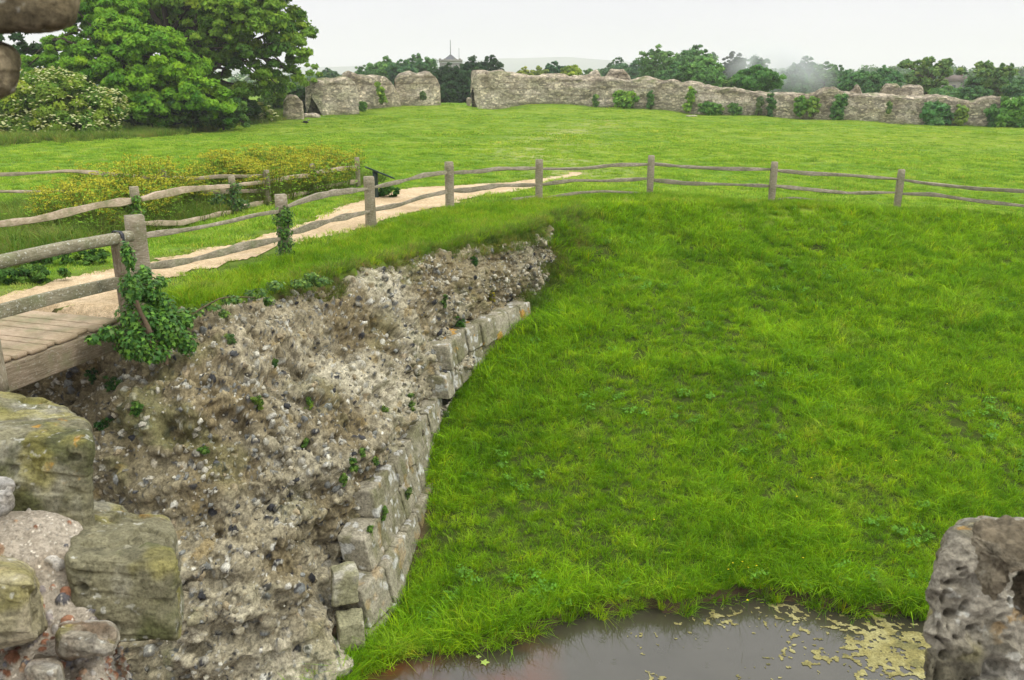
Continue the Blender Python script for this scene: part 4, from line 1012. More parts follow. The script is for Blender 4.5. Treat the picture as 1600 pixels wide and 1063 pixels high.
def px_tree(px, top, halfw, Y, colour, label, seed, bottom=None, name='tree', cat='tree', dens=1., size=None, n=9, group=None, zb=None, **k):
    """tree whose crown top is seen at pixel row top, half width in pixels, standing at distance Y"""
    c = at_y(px, top, Y); dep = Y * cp - (c[2] - CZ) * sp; rx = halfw / FP * dep
    zb = hz(c[0], c[1]) if zb is None else zb
    bt = zb + .12 * (c[2] - zb) if bottom is None else at_y(px, bottom, Y)[2]
    colour = tuple(q * 1.7 for q in colour) if Y > 100 and colour[1] > .1 else colour; rx *= 1.25; rz = (c[2] - bt) / 2; cen = (c[0], c[1], (c[2] + bt) / 2); r = np.random.default_rng(seed)
    size = size or max(.15, rx * .042); lob = auto_lobes(cen, rx, rz * 1.04, r, n)
    area = rx * rz; nc = int(max(60, 210 * dens)); 
    return tree((c[0], c[1], zb), lob, colour, label, seed, nc, int(64), size, cat, group, name, trunk_r=max(.08, rx * .07), **k)

GRN = (.10, .22, .035); DGR = (.035, .085, .028); MID = (.09, .19, .05); YEL = (.17, .21, .035); LIM = (.12, .23, .03)
def make_trees():
    # --- three big trees and shrubs at the left
    def P(px, py, Y): return at_y(px, py, Y)
    def lob(px, py, Y, rpx, rz=None, ry=None):
        c = P(px, py, Y); dep = Y * cp - (c[2] - CZ) * sp; r = rpx / FP * dep; return (c[0], c[1], c[2], r, (ry or r), (rz / FP * dep if rz else r * .8))
    # tall spreading tree with dark limbs
    lb = [lob(420, 40, 66, 62, 50), lob(452, 90, 66, 46, 34), lob(380, 20, 65, 70, 45), lob(300, 20, 68, 75, 55), lob(330, 95, 66, 60, 36), lob(400, 125, 66, 55, 34), lob(210, -20, 68, 90, 60), lob(420, -40, 66, 70, 55),
          lob(300, -90, 67, 120, 70), lob(130, -40, 69, 80, 60), lob(455, 60, 66, 44, 36), lob(330, 50, 64, 40, 28), lob(300, 85, 63.5, 34, 22), lob(375, 75, 64, 40, 28), lob(170, 10, 69, 60, 50), lob(260, 50, 68, 60, 50), lob(425, 140, 76, 36, 26), lob(360, 150, 67, 50, 34), lob(482, 120, 80, 24, 24)]
    base = at_z(305, 205, 3.4); base[1] = 67; base[0] = P(300, 190, 67)[0]; base[2] = 3.3
    root = tree(base, lb, (.17, .31, .03), 'tall spreading tree with dark limbs, its crown reaching out of the picture above', 801, 900, 120, .17, trunk_r=.75, nlimb=70, var=.26, crad=(.09, .36), flat=.5)
    m = MB(); r = np.random.default_rng(4)
    for a, b_, r0 in [((300, 190), (265, 60), .55), ((265, 60), (205, -10), .4), ((265, 60), (240, -30), .4), ((275, 80), (330, 40), .3), ((300, 120), (350, 108), .3), ((350, 108), (420, 95), .2), ((320, 108), (300, 60), .2), ((265, 60), (300, 10), .3), ((350, 108), (345, 120), .15), ((240, 60), (205, 40), .2), ((300, 60), (380, 30), .2)]:
        limb(m, P(*a, 66), P(*b_, 65.5), r0 * .62, r0 * .3, r, .12, 9, (.055, .045, .035))
    m.build('limb', M['bark'], root, True)
    # lighter leafy tree in front
    lb = [lob(190, 60, 59, 50, 38), lob(150, 100, 58, 48, 36), lob(235, 80, 58, 60, 42), lob(280, 110, 58, 50, 36), lob(110, 130, 60, 45, 40), lob(200, 135, 57, 60, 40), lob(310, 150, 57, 50, 32), lob(250, 165, 57, 55, 32), lob(345, 172, 57.5, 26, 26), lob(60, 110, 62, 30, 28), lob(170, 25, 60, 36, 26), lob(150, 15, 61, 40, 34), lob(125, 60, 61, 34, 34), lob(95, 85, 61, 34, 30), lob(200, 10, 61, 34, 26)]
    tree((P(220, 200, 58)[0], 58, 3.3), lb, (.16, .34, .018), 'broad bright green tree just behind the flowering elder bush', 811, 900, 120, .155, trunk_r=.4, nlimb=30, var=.2, crad=(.16, .3), flat=.55)
    lb = [lob(10, 60, 66, 40, 40), lob(50, 85, 66, 36, 34), lob(-20, 120, 66, 60, 50), lob(60, 150, 67, 50, 40)]
    tree((P(10, 200, 66)[0], 66, 3.3), lb, (.05, .12, .03), 'thin darker tree seen through the gap between the overhanging stones', 821, 90, 60, .22, trunk_r=.3, nlimb=18, crad=(.15, .28))
    px_tree(0, 78, 14, 66.5, (.05, .12, .03), 'slender twiggy tree at the left edge above the elder bush', 822, zb=3.3, dens=.3, n=3, bottom=170)
    # undergrowth along the tree line
    for i, (px, top, hw, Y, col, lab) in enumerate([(235, 150, 45, 58.5, (.035, .085, .02), 'dark undergrowth bush beside the elder bush, under the bright tree'),
            (300, 140, 42, 58, (.05, .12, .022), 'rounded dark bush under the tall tree, right of the dark undergrowth'),
            (345, 152, 30, 58.5, (.075, .17, .025), 'bright green bush at the right foot of the tall tree'),
            (375, 150, 24, 66, (.045, .11, .025), 'dark bush between the tall tree and the small elder'),
            (455, 128, 28, 82, (.05, .125, .028), 'mid green tree filling the space behind the ruined stump'),
            (425, 138, 20, 80, (.09, .18, .03), 'yellowish green shrub tree behind the small elder'),
            (490, 128, 20, 86, (.04, .10, .028), 'dark tree right behind the leftmost wall fragment')]):
        px_tree(px, top, hw, Y, col, lab, 830 + i, name='bush' if i < 4 else 'tree', cat='bush' if i < 4 else 'tree', zb=hz(*at_y(px, 195, Y)[:2]) - .1, dens=1.1, bottom=206 if i < 3 else 190)
    px_tree(513, 106, 17, 150, (.06, .12, .05), 'small round tree just above the leftmost wall fragment', 839, zb=2.5, bottom=140)
    # elder bushes with cream blossom
    def elder(lb, label, seed, ncl, nl, nflow, sz, base, fs):
        root = empty('elder_bush', base, label, 'bush')
        r = np.random.default_rng(seed); foliage('crown', root, lb, ncl, nl, sz, (.17, .29, .03), seed, .18, .15, crad=(.16, .3), flat=.6)
        L = np.array(lb); k = r.choice(len(L), nflow); d = r.normal(0, 1, (nflow, 3)); d[:, 1] = -np.abs(d[:, 1]) * .8; d[:, 2] = d[:, 2] * .8 + .35; d /= np.linalg.norm(d, axis=1, keepdims=True)
        C = L[k, :3] + d * L[k, 3:6] * r.uniform(.96, 1.1, nflow)[:, None]
        ok = np.ones(nflow, bool)
        for q in range(len(L)): ok &= ~((((C - L[q, :3]) / L[q, 3:6]) ** 2).sum(1) < .8)
        C = C[ok]; V = []; F = []; c0 = []
        for c in C:
            R = fs * r.uniform(.6, 1.3); a = np.linspace(0, 2 * math.pi, 9, endpoint=False) + r.uniform(0, 1); tl = r.normal(0, .25, 2); n0 = len(V)
            rr = R * r.uniform(.75, 1.15, 9)
            for q in range(9): x, y = rr[q] * math.cos(a[q]), rr[q] * math.sin(a[q]); V.append(c + [x, y, x * tl[0] + y * tl[1] - .2 * rr[q]])
            V.append(c + [0, 0, .25 * R]); F += [[n0 + q, n0 + (q + 1) % 9, n0 + 9] for q in range(9)]
            t = r.uniform(.8, 1.05); c0 += [np.array([.60, .62, .30]) * t] * 10
        o = build('blossom', V, np.array(F), M['flower'], root, np.array(c0)); tag(o, kind='stuff')
        m = MB(); rr = np.random.default_rng(seed)
        for q in range(7): limb(m, np.asarray(base) + rr.normal(0, .25, 3) * [1, 1, 0], L[rr.integers(len(L)), :3], .09, .03, rr)
        m.build('stem', M['bark'], root, True)
    lb = [lob(60, 160, 52, 62, 48), lob(110, 165, 51.5, 60, 48), lob(150, 180, 51.5, 48, 38), lob(85, 135, 52.5, 42, 28), lob(20, 180, 52, 50, 40), lob(170, 165, 52, 30, 26), lob(60, 195, 51, 60, 24), lob(125, 195, 51, 60, 22), lob(-30, 170, 53, 50, 50)]
    elder(lb, 'large rounded elder bush covered in cream blossom', 851, 620, 130, 1500, .11, (P(90, 210, 52)[0], 52, 3.35), .085)
    lb = [lob(408, 172, 68, 16, 11), lob(395, 180, 67.5, 14, 9), lob(420, 180, 68, 12, 9), lob(380, 184, 67, 12, 7)]
    elder(lb, 'small low elder bush with cream flowers left of the ruined stump', 861, 60, 70, 130, .14, (P(405, 188, 68)[0], 68, 3.3), .16)
    # --- trees behind the far walls
    A = [(600, 97, 30, 150, MID, 'rounded tree top above the middle wall fragment'), (566, 108, 16, 140, (.06, .13, .04), 'small tree top behind the leftmost wall fragments'),
         (650, 91, 26, 155, (.06, .135, .045), 'tree top above the rounded wall fragment, left of the church tower'), (628, 100, 22, 146, (.05, .12, .045), 'lower dark green tree top between two rounded ones over the wall fragments'),
         (697, 104, 26, 122, DGR, 'dark yew in the gap in front of the church tower'), (735, 94, 26, 118, (.032, .085, .028), 'dark yew in the gap, right of the church tower'), (765, 92, 26, 125, (.03, .08, .026), 'dark spreading conifer rising over the left end of the long wall'),
         (716, 118, 30, 112, (.028, .075, .022), 'low dark yew filling the bottom of the gap'), (690, 140, 18, 106, (.03, .08, .022), 'low dark shrub at the left side of the gap'), (742, 138, 20, 107, (.028, .072, .022), 'low dark shrub at the right side of the gap'),
         (818, 109, 17, 135, YEL, 'olive yellow bush top over the long wall'), (843, 109, 15, 137, (.15, .20, .04), 'second olive yellow bush top, beside the first over the long wall'),
         (868, 100, 17, 140, (.045, .11, .05), 'dark blue green tree top between yellow and lime ones'), (894, 101, 16, 135, (.19, .26, .03), 'lime yellow tree top over the long wall'), (922, 109, 15, 160, (.08, .16, .05), 'small pale tree top left of the grey hump'),
         (965, 95, 24, 170, (.055, .12, .05), 'dull green tree top above the larger grey hump'), (995, 96, 22, 175, (.06, .13, .055), 'dull green tree top left of the tall pale tree'),
         (1030, 74, 26, 140, (.085, .17, .05), 'tall pale green tree, left one of the high pair'), (1086, 74, 38, 145, (.075, .16, .045), 'tallest rounded tree, right one of the high pair'),
         (1100, 94, 30, 122, (.08, .18, .04), 'bright round tree close behind the long wall under the tallest tree'), (1058, 100, 24, 125, (.06, .14, .04), 'mid green tree between and below the high pair'),
         (1149, 85, 22, 150, (.022, .055, .028), 'very dark conifer left of the smoke'), (1186, 108, 36, 108, (.055, .145, .028), 'dense dark green round tree just in front of the smoke'), (1150, 125, 20, 110, (.09, .17, .04), 'low yellowish bush left of the round tree before the smoke'),
         (1186, 82, 20, 190, (.05, .11, .06), 'hazy tree behind the thick of the smoke'), (1262, 92, 26, 160, (.05, .12, .06), 'rounded tree at the right end of the smoke'), (1238, 105, 26, 130, (.06, .14, .055), 'mid green tree at the foot of the smoke'),
         (1290, 100, 22, 135, (.075, .16, .05), 'pale green tree right of the smoke'), (1312, 103, 20, 140, (.06, .135, .05), 'twiggy tree right of the smoke with a ragged top'), (1345, 112, 26, 125, (.055, .14, .04), 'mid green tree behind the masonry spike'),
         (1385, 108, 26, 128, (.06, .15, .045), 'mid green tree behind the two square stubs'), (1364, 118, 18, 115, (.05, .12, .035), 'low dark tree between the spike and the stubs'), (1440, 108, 20, 130, (.07, .16, .05), 'slim pale tree at the left of the open tree'),
         (1570, 118, 30, 130, (.05, .12, .04), 'rounded tree near the right edge'), (1600, 132, 26, 105, (.045, .11, .035), 'low dark bush behind the wall at the right edge'), (1545, 112, 25, 120, (.075, .16, .05), 'lower pale tree beneath the open crowned pair at the right'),
         (1525, 140, 20, 108, (.05, .12, .035), 'dark low tree above the dip in the wall'), (1480, 140, 26, 112, (.075, .16, .045), 'pale low scrub behind the wall under the open tree'), (1640, 110, 35, 125, MID, 'tree cut by the right edge of the picture')]
    for i, (px, top, hw, Y, col, lab) in enumerate(A):
        px_tree(px, top - (9 if px < 800 else 6), hw, Y, col, lab, 900 + i, group='trees beyond the far wall', zb=hz(*at_y(px, 150, Y)[:2]), dens=1.25 if hw > 24 else .9, hue=.08, bottom=(176 if 686 < px < 770 else (150 if px < 1200 else 165)))
    # open crowned trees at the right
    for i, (px, top, hw, lab) in enumerate([(1458, 82, 46, 'tall open crowned tree with airy pale leaves, left of the airy pair'), (1543, 90, 40, 'tall open crowned tree with airy pale leaves, right of the airy pair')]):
        c = at_y(px, top, 118); dep = 118 * cp - (c[2] - CZ) * sp; u = dep / FP; r = np.random.default_rng(990 + i); lb = []
        for q in range(26):
            dx = r.uniform(-1, 1) * hw * .85; dy = 8 + r.uniform(0, 1) * (50 - abs(dx) * .2) + abs(dx) * .25; lb.append((c[0] + dx * u, 118 + r.normal(0, 2), c[2] - dy * u, 10 * u, 10 * u, 7 * u))
        tree((c[0], 118, hz(c[0], 118)), lb, (.17, .29, .08), lab, 995 + i, 420, 30, .2, trunk_r=.25, nlimb=26, group='trees beyond the far wall', crad=(.2, .42))
make_trees()

def make_wood():
    r = np.random.default_rng(77); V_, F_, C_, n0 = [], [], [], 0; lob_ = []
    for px in np.arange(930, 1700, 7.5):
        Y = r.uniform(300, 420); base = 118 if px < 1300 else 112
        top = np.interp(px, [930, 960, 1130, 1200, 1290, 1360, 1420, 1480, 1560, 1700], [112, 104, 104, 108, 108, 103, 98, 100, 106, 102]) + r.uniform(-2, 3)
        c = at_y(px, top, Y); rr = r.uniform(4.5, 7.5); lob_.append((c[0], Y, c[2] - rr * .8, rr, rr, rr * .85)); lob_.append((c[0] + 3, Y - 6, c[2] - rr * 2., rr * 1.2, rr, rr * 1.1))
    for px in list(np.arange(-60, 940, 9)):
        Y = r.uniform(260, 380); top = (116 if px > 690 else 112) + r.uniform(-3, 5); c = at_y(px, top, Y); rr = r.uniform(4.5, 7); lob_.append((c[0], Y, c[2] - rr * .8, rr, rr, rr * .85)); lob_.append((c[0] + 2, Y, c[2] - rr * 2.2, rr * 1.2, rr, rr * 1.2))
    P, T, tone, cc = crown_pts(lob_, 6500, 30, r); V, F = leaves(P, T, .6, r)
    c = np.array([.11, .22, .075])[None] * np.clip(1 + .25 * tone + r.normal(0, .12, len(P)), .5, 1.7)[:, None]
    tag(build('distant_wood', V, F, M['leaf'], None, np.repeat(c, 4, 0)), 'wooded skyline far beyond the walls', 'wood', None, 'stuff')
make_wood()

# ------------------------------------------------------------------ church tower, houses, hills
def boxes(name, L, mat, root=None, col=None):
    m = MB()
    for c, h in L:
        V, F = rock(box8(c, [h[0], 0, 0], [0, h[1], 0], [0, 0, h[2]]), 2, 60, 0, 1, 0, None, 0); m.add(V, F, col if col is not None else (0, 0, 0))
    return m.build(name, mat, root)
def plain(name, c, rough=.9, sc_=3.):
    t = NT(name); q = t.ramp(t.noise(sc_, 5, .7), [(.3, tuple(x * .75 for x in c)), (.7, tuple(min(1, x * 1.2) for x in c))]); return t.pbr(q, rough, t.bump(t.noise(8, 4, .7), .03, .5), .15)
def make_church():
    Y = 240.; c = at_y(703, 93, Y); z1 = c[2]; hw = 16.5 / FP * (Y * cp)
    root = empty('church_tower', (c[0], Y + hw, 1.5), 'square stone church tower with low cap and flagpole above the dark yews', 'church tower')
    st = plain('church_stone', (.26, .25, .22)); lead = plain('lead_roof', (.12, .125, .13)); dk = plain('louvres', (.05, .05, .05))
    boxes('tower_walls', [(np.array([c[0], Y + hw, (z1 - .8 + 1.5) / 2]), (hw, hw, (z1 - .8 - 1.5) / 2))], st, root)
    boxes('parapet', [(np.array([c[0], Y - .1 + .2, z1 - .4]), (hw + .15, .25, .4)), (np.array([c[0] - hw, Y + hw, z1 - .4]), (.25, hw - .3, .38)), (np.array([c[0] + hw, Y + hw, z1 - .4]), (.25, hw - .3, .38))] +
          [(np.array([c[0] + q * hw * .93, Y + .1, z1 + .1]), (.3, .24, .12)) for q in (-1, -.5, .5, 1)], st, root)
    ap = np.array([c[0], Y + hw, z1 + 1.4]); b = [np.array([c[0] + a * hw * .75, Y + hw + e * hw * .75, z1 - .3]) for a, e in ((-1, -1), (1, -1), (1, 1), (-1, 1))]
    build('roof', b + [ap], np.array([[0, 1, 4], [1, 2, 4], [2, 3, 4], [3, 0, 4]]), lead, root)
    m = MB(); tube(m, [ap - [0, 0, .2], ap + [0, 0, 3.6]], [.11, .06], 6); m.build('flagpole', lead, root)
    m = MB(); tube(m, [ap + [2.2, 1, -1.2], ap + [2.2, 1, 1.6]], [.06, .04], 6); m.build('aerial', lead, root)
    for q in (-.35, .35):
        boxes('belfry_opening', [(np.array([c[0] + q * hw, Y - .02, z1 - 3.]), (.35, .05, .8))], dk, root)
make_church()
def house(px, py, Y, w, dpt, h, rh, roofc, wallc, label, ridge_x=True, seed=0):
    c = at_y(px, py, Y); x, y, z = c[0], Y, c[2]
    root = empty('house', (x, y, z - h), label, 'house'); wl = plain('house_wall', wallc); rf = plain('house_roof', roofc, .9, 6); gl = plain('window_glass', (.04, .05, .06), .2)
    boxes('wall', [(np.array([x, y + dpt / 2, z - h / 2]), (w / 2, dpt / 2, h / 2))], wl, root)
    e = .4; V = [(x - w / 2 - e, y - e, z - .1), (x + w / 2 + e, y - e, z - .1), (x + w / 2 + e, y + dpt + e, z - .1), (x - w / 2 - e, y + dpt + e, z - .1), (x - w / 2 - e, y + dpt / 2, z + rh), (x + w / 2 + e, y + dpt / 2, z + rh)]
    build('roof', V, [np.array([[0, 1, 5, 4], [2, 3, 4, 5], [3, 2, 1, 0]]), np.array([[0, 4, 3], [1, 2, 5]])], rf, root)
    for q in (-.3, .3): boxes('window', [(np.array([x + q * w, y - .03, z - h * .45]), (w * .09, .05, h * .2))], gl, root)
    boxes('chimney', [(np.array([x + w * .3, y + dpt / 2, z + rh + .3]), (.4, .4, .9))], plain('chimney_brick', (.25, .13, .09)), root)
house(1500, 127, 300, 6, 7, 5, 2.0, (.16, .12, .10), (.30, .27, .23), 'brown roofed house glimpsed between the two open crowned trees')
house(1590, 127, 320, 9, 9, 5, 2.4, (.30, .29, .27), (.5, .48, .43), 'pale grey roofed house at the right edge under the wooded skyline')
def make_hills():
    t = NT('hill_cover'); c = t.ramp(t.noise(.004, 5, .6), [(.3, (.05, .09, .05)), (.7, (.12, .16, .08))]); hm = t.pbr(c, 1., None, 0)
    nx, ny = 200, 12; X = np.linspace(-3800, 3800, nx)
    ys = np.linspace(0, 1, ny); G = np.zeros((nx, ny, 3))
    pxs = 800 + FP * X / 4200 / cp * 1.0
    prof = np.interp(pxs, [-400, 300, 520, 620, 700, 790, 880, 960, 1100, 1500, 2000], [103, 108, 104, 98, 97, 91, 90, 95, 112, 114, 110])
    for i in range(nx):
        zt = at_y(800, prof[i], 4200)[2] + 2 * float(fbm(np.array([[X[i] * .004, 0, 0]]), 3, 5)[0]) * 4
        for j in range(ny):
            v = ys[j]; G[i, j] = (X[i], 3500 + 700 * v + 0, max(-2, -2 + (zt + 2) * (math.sin(v * math.pi / 2) ** 1.2)))
    G = np.concatenate([G, G[:, -1:] + [0, 600, -80]], 1)
    tag(build('hills', G.reshape(-1, 3), grid_faces(nx, ny + 1), hm, None, None, True), 'faint blue line of hills on the horizon', None, None, 'structure')
make_hills()
# ------------------------------------------------------------------ shrubs and ivy on the far wall
def make_wall_plants():
    L = [(978, 143, 22, 168, LIM, 'bright green ivy sheet on the long wall, the widest one left of centre'), (931, 148, 5, 166, (.10, .18, .04), 'narrow ivy strand near the left part of the long wall'),
         (1018, 142, 6, 170, (.06, .14, .03), 'slim dark ivy column right of the wide bright ivy sheet'), (1078, 134, 8, 174, (.13, .24, .03), 'bright upright ivy column reaching the top of the wall'),
         (1109, 161, 23, 180, (.09, .19, .03), 'low spreading bush at the foot of the wall right of the bright ivy column'), (1149, 162, 10, 181, (.07, .15, .03), 'small round bush right of the low spreading bush'),
         (1187, 150, 6, 182, (.12, .17, .06), 'thin pale climber on the wall left of the tall dark bush'), (1206, 146, 7, 184, (.05, .12, .03), 'tall narrow dark bush against the wall below the smoke'),
         (1250, 151, 13, 181, (.09, .19, .03), 'left half of the broad ivy patch on the wall'), (1272, 152, 11, 181, (.13, .22, .035), 'right yellower half of the broad ivy patch on the wall'),
         (1311, 148, 12, 189, (.06, .14, .035), 'dark upright shrub under the hump of the wall'), (1463, 162, 27, 197, (.06, .15, .045), 'big round dark shrub at the foot of the wall near the right'),
         (1503, 164, 11, 195, (.14, .21, .04), 'yellow green ivy climbing beside the big round shrub'), (1588, 152, 34, 199, (.085, .19, .03), 'large rounded shrub against the wall at the right edge'), (1556, 166, 17, 200, (.06, .14, .035), 'smaller dark shrub left of the large one at the right edge'),
         (1571, 150, 5, 166, (.08, .16, .04), 'small tuft growing on top of the wall near the right edge'), (1390, 158, 3, 176, (.10, .16, .05), 'thin climber stem on the bare pale stretch of wall'),
         (595, 126, 9, 161, (.13, .22, .03), 'triangular bright ivy patch on the middle wall fragment'), (567, 160, 7, 172, (.07, .15, .03), 'small dark bush at the foot between the first two wall fragments'), (661, 144, 5, 155, (.09, .15, .05), 'little bush growing high on the rounded wall fragment')]
    for i, (px, top, hw, bot, col, lab) in enumerate(L):
        if px > 740: Y = float(np.interp(px, [t[0] for t in TOPL], [t[2] for t in TOPL])) - .45
        else: Y = {595: 84.2, 567: 80.2, 661: 87.6}[px]
        a, b = at_y(px, top, Y), at_y(px, bot, Y); u = (Y * cp) / FP; rz = (a[2] - b[2]) / 2; rx = hw * u
        shrub = 'bush' in lab or 'shrub' in lab; nm = 'shrub' if shrub else 'ivy'; dp = min(rx, rz) * .8 if shrub else .35
        r = np.random.default_rng(1200 + i); lb = [(a[0] + r.uniform(-.3, .3) * rx, Y - dp * .4, (a[2] + b[2]) / 2 + q * rz * .6, rx * .85, dp, rz * .5) for q in (-1, -.3, .3, 1)]
        if not shrub and 'patch' in lab and px == 595: lb = [(a[0] - rx * .6, Y - .3, a[2] - rz * .4, rx * .35, .3, rz * .4), (a[0], Y - .3, a[2] - rz, rx * .7, .3, rz * .5), (a[0] + rx * .3, Y - .3, b[2] + rz * .4, rx * .8, .3, rz * .45)]
        root = empty(nm, (a[0], Y - dp, b[2]), lab, nm, 'plants on the far walls'); foliage('foliage', root, lb, int(24 + hw * 2.5), 40, .13 + .002 * hw, tuple(q_ * 1.7 for q_ in col), 1300 + i, .2, .1, crad=(.25, .5))
        m = MB(); 
        for q in range(4): limb(m, (a[0] + r.uniform(-.2, .2) * rx, Y - dp * .3, b[2] - .1), (a[0] + r.uniform(-.6, .6) * rx, Y - dp * .4, (a[2] + b[2]) / 2), .05, .02, r)
        m.build('stem', M['bark'], root, True)
make_wall_plants()

# ------------------------------------------------------------------ ivy near the bridge, plants on the rubble
IVY = np.array([(0, -.1), (.25, -.42), (.36, -.05), (.62, .12), (.3, .3), (.0, .95), (-.3, .3), (-.62, .12), (-.36, -.05), (-.25, -.42)])
def ivy_mesh(name, lobes, n, size, colour, root, seed, out=1., drop=.15, mat=None):
    r = np.random.default_rng(seed); L = np.array(lobes, float); w = L[:, 3] * L[:, 5]; k = r.choice(len(L), n, p=w / w.sum())
    d = r.normal(0, 1, (n, 3)); d[:, 1] -= .35; d /= np.linalg.norm(d, axis=1, keepdims=True)
    C = L[k, :3] + d * L[k, 3:6] * r.uniform(.55, 1.12, n)[:, None]
    N = d * out + r.normal(0, .35, (n, 3)); N[:, 2] += .5; N /= np.linalg.norm(N, axis=1, keepdims=True)
    dn = np.tile([0, 0, -1.], (n, 1)) + r.normal(0, .45, (n, 3)); B = dn - (dn * N).sum(1, keepdims=True) * N; B /= np.linalg.norm(B, axis=1, keepdims=True); A = np.cross(B, N)
    s = size * r.uniform(.55, 1.3, n); V = C[:, None] + (A[:, None] * IVY[None, :, :1] + B[:, None] * IVY[None, :, 1:]) * s[:, None, None] + N[:, None] * (.12 * s[:, None, None] * (np.abs(IVY[None, :, :1]) - .3))
    young = (r.uniform(0, 1, n) < .38)[:, None]; c = np.asarray(colour)[None] * r.uniform(.6, 1.35, (n, 1)); c = np.where(young, c * np.array([2.2, 1.7, 1.2]), c)
    o = build(name, V.reshape(-1, 3), np.arange(n * 10).reshape(n, 10), mat or M['ivy'], root, np.repeat(c, 10, 0)); return C, o
def plobe(px, py, dep, r, rz=None): c = at_d(px, py, dep); u = dep / FP; return (c[0], c[1], c[2], r * u, r * u * .8, (rz or r) * u)
def stems(root, pts, r0, seed, col=(.12, .09, .06)):
    m = MB(); r = np.random.default_rng(seed)
    for a, b in pts: limb(m, a, b, r0, r0 * .6, r, .12, 7, col)
    m.build('stem', M['bark'], root, True)
def make_ivy():
    D = 11.15
    lb = [plobe(*a) for a in [(200, 400, 10.6, 12, 26), (205, 450, 10.6, 20, 30), (232, 452, 10.9, 22, 26), (215, 495, 10.8, 36, 30), (252, 480, 11.1, 26, 26), (258, 515, 11.0, 32, 34), (210, 535, 10.7, 34, 30), (238, 552, 10.8, 30, 16), (170, 520, 10.6, 22, 14), (145, 530, 10.5, 14, 9), (285, 500, 11.3, 20, 18), (290, 535, 11.1, 20, 22), (225, 430, 11.0, 14, 16), (250, 440, 11.2, 16, 12)]]
    root = empty('ivy', at_d(225, 540, 10.9), 'thick dark ivy smothering the post where the bridge meets the wall', 'ivy')
    ivy_mesh('foliage', [(a, b, c, d * .86, e * .86, f * .9) for a, b, c, d, e, f in lb], 5200, .046, (.055, .15, .025), root, 1401)
    stems(root, [(at_d(240, 560, 10.9), at_d(205, 460, 10.6)), (at_d(260, 570, 11), at_d(250, 470, 11.1)), (at_d(235, 520, 10.6), at_d(215, 470, 10.5))], .03, 3)
    p = FP_[1]; lb = [(p[0] + .02, p[1] - .04, p[2] + z, .17, .15, .16) for z in (.12, .3, .5, .68, .82)] + [(p[0] + .12, p[1] - .05, p[2] + .78, .14, .12, .1), (p[0], p[1] - .1, p[2] + .02, .2, .16, .08)]
    root = empty('ivy', p, 'ivy wrapped round the second fence post beside the sandy path', 'ivy'); ivy_mesh('foliage', lb, 900, .046, (.05, .13, .022), root, 1402); stems(root, [(p, p + [.05, -.1, .8])], .02, 4)
    p = LP_[2]; lb = [(p[0] + .03, p[1] - .06, p[2] + z, .2, .14, .14) for z in (.15, .32, .5, .66)] + [(p[0] - .3, p[1] - .1, p[2] + .38, .22, .12, .14), (p[0] - .5, p[1], p[2] + .3, .15, .1, .1), (p[0] + .2, p[1], p[2] + .25, .2, .1, .14)]
    root = empty('ivy', p, 'ivy spreading over the third post of the pale left fence', 'ivy'); ivy_mesh('foliage', lb, 800, .05, (.05, .12, .03), root, 1403); stems(root, [(p, p + [.05, -.1, .6])], .02, 5)
    p = LP_[1]; lb = [(p[0] + .03, p[1] - .08, p[2] + z, .16, .1, .1) for z in (.55, .7, .8)]
    root = empty('ivy', p, 'small ivy clump on the fence post just behind the first big square post', 'ivy'); ivy_mesh('foliage', lb, 160, .065, (.09, .2, .025), root, 1404); stems(root, [(p, p + [.05, -.1, .7])], .02, 6)
    p = LP_[3]; lb = [(p[0] + .03, p[1] - .1, p[2] + z, .12, .08, .12) for z in (.3, .45, .6)]
    root = empty('ivy', p, 'sparse pale ivy on the fourth post of the left fence', 'ivy'); ivy_mesh('foliage', lb, 110, .06, (.12, .2, .05), root, 1405); stems(root, [(p, p + [.05, -.1, .5])], .02, 7)
    # ivy trailing along the brink of the wall
    lb = [plobe(px, py, d_, r, 7) for px, py, d_, r in [(300, 488, 11.6, 16), (330, 478, 11.8, 15), (362, 468, 12., 16), (400, 458, 12.4, 18), (430, 447, 12.8, 16), (470, 443, 13.3, 18), (500, 440, 13.7, 18), (420, 470, 12.5, 9), (350, 490, 11.8, 8), (485, 432, 13.5, 12)]]
    root = empty('ivy', at_d(400, 465, 12.3), 'low ivy trailing along the grassy brink of the rubble wall', 'ivy'); ivy_mesh('foliage', lb, 1500, .042, (.07, .15, .03), root, 1406); stems(root, [(at_d(300, 492, 11.5), at_d(400, 465, 12.3))], .012, 8)
make_ivy()
DG = bpy.context.evaluated_depsgraph_get()
def cast(px, py):
    """the point of the built scene seen at this pixel, to root small plants on it"""
    d = ray(px, py); bpy.context.view_layer.update()
    hit, loc, nrm, idx, ob, _ = sc.ray_cast(bpy.context.evaluated_depsgraph_get(), Vector((0, 0, CZ)), Vector(d).normalized())
    return (np.array(loc), np.array(nrm), ob) if hit else (at_d(px, py, 11), np.array([.5, -.5, .3]), None)
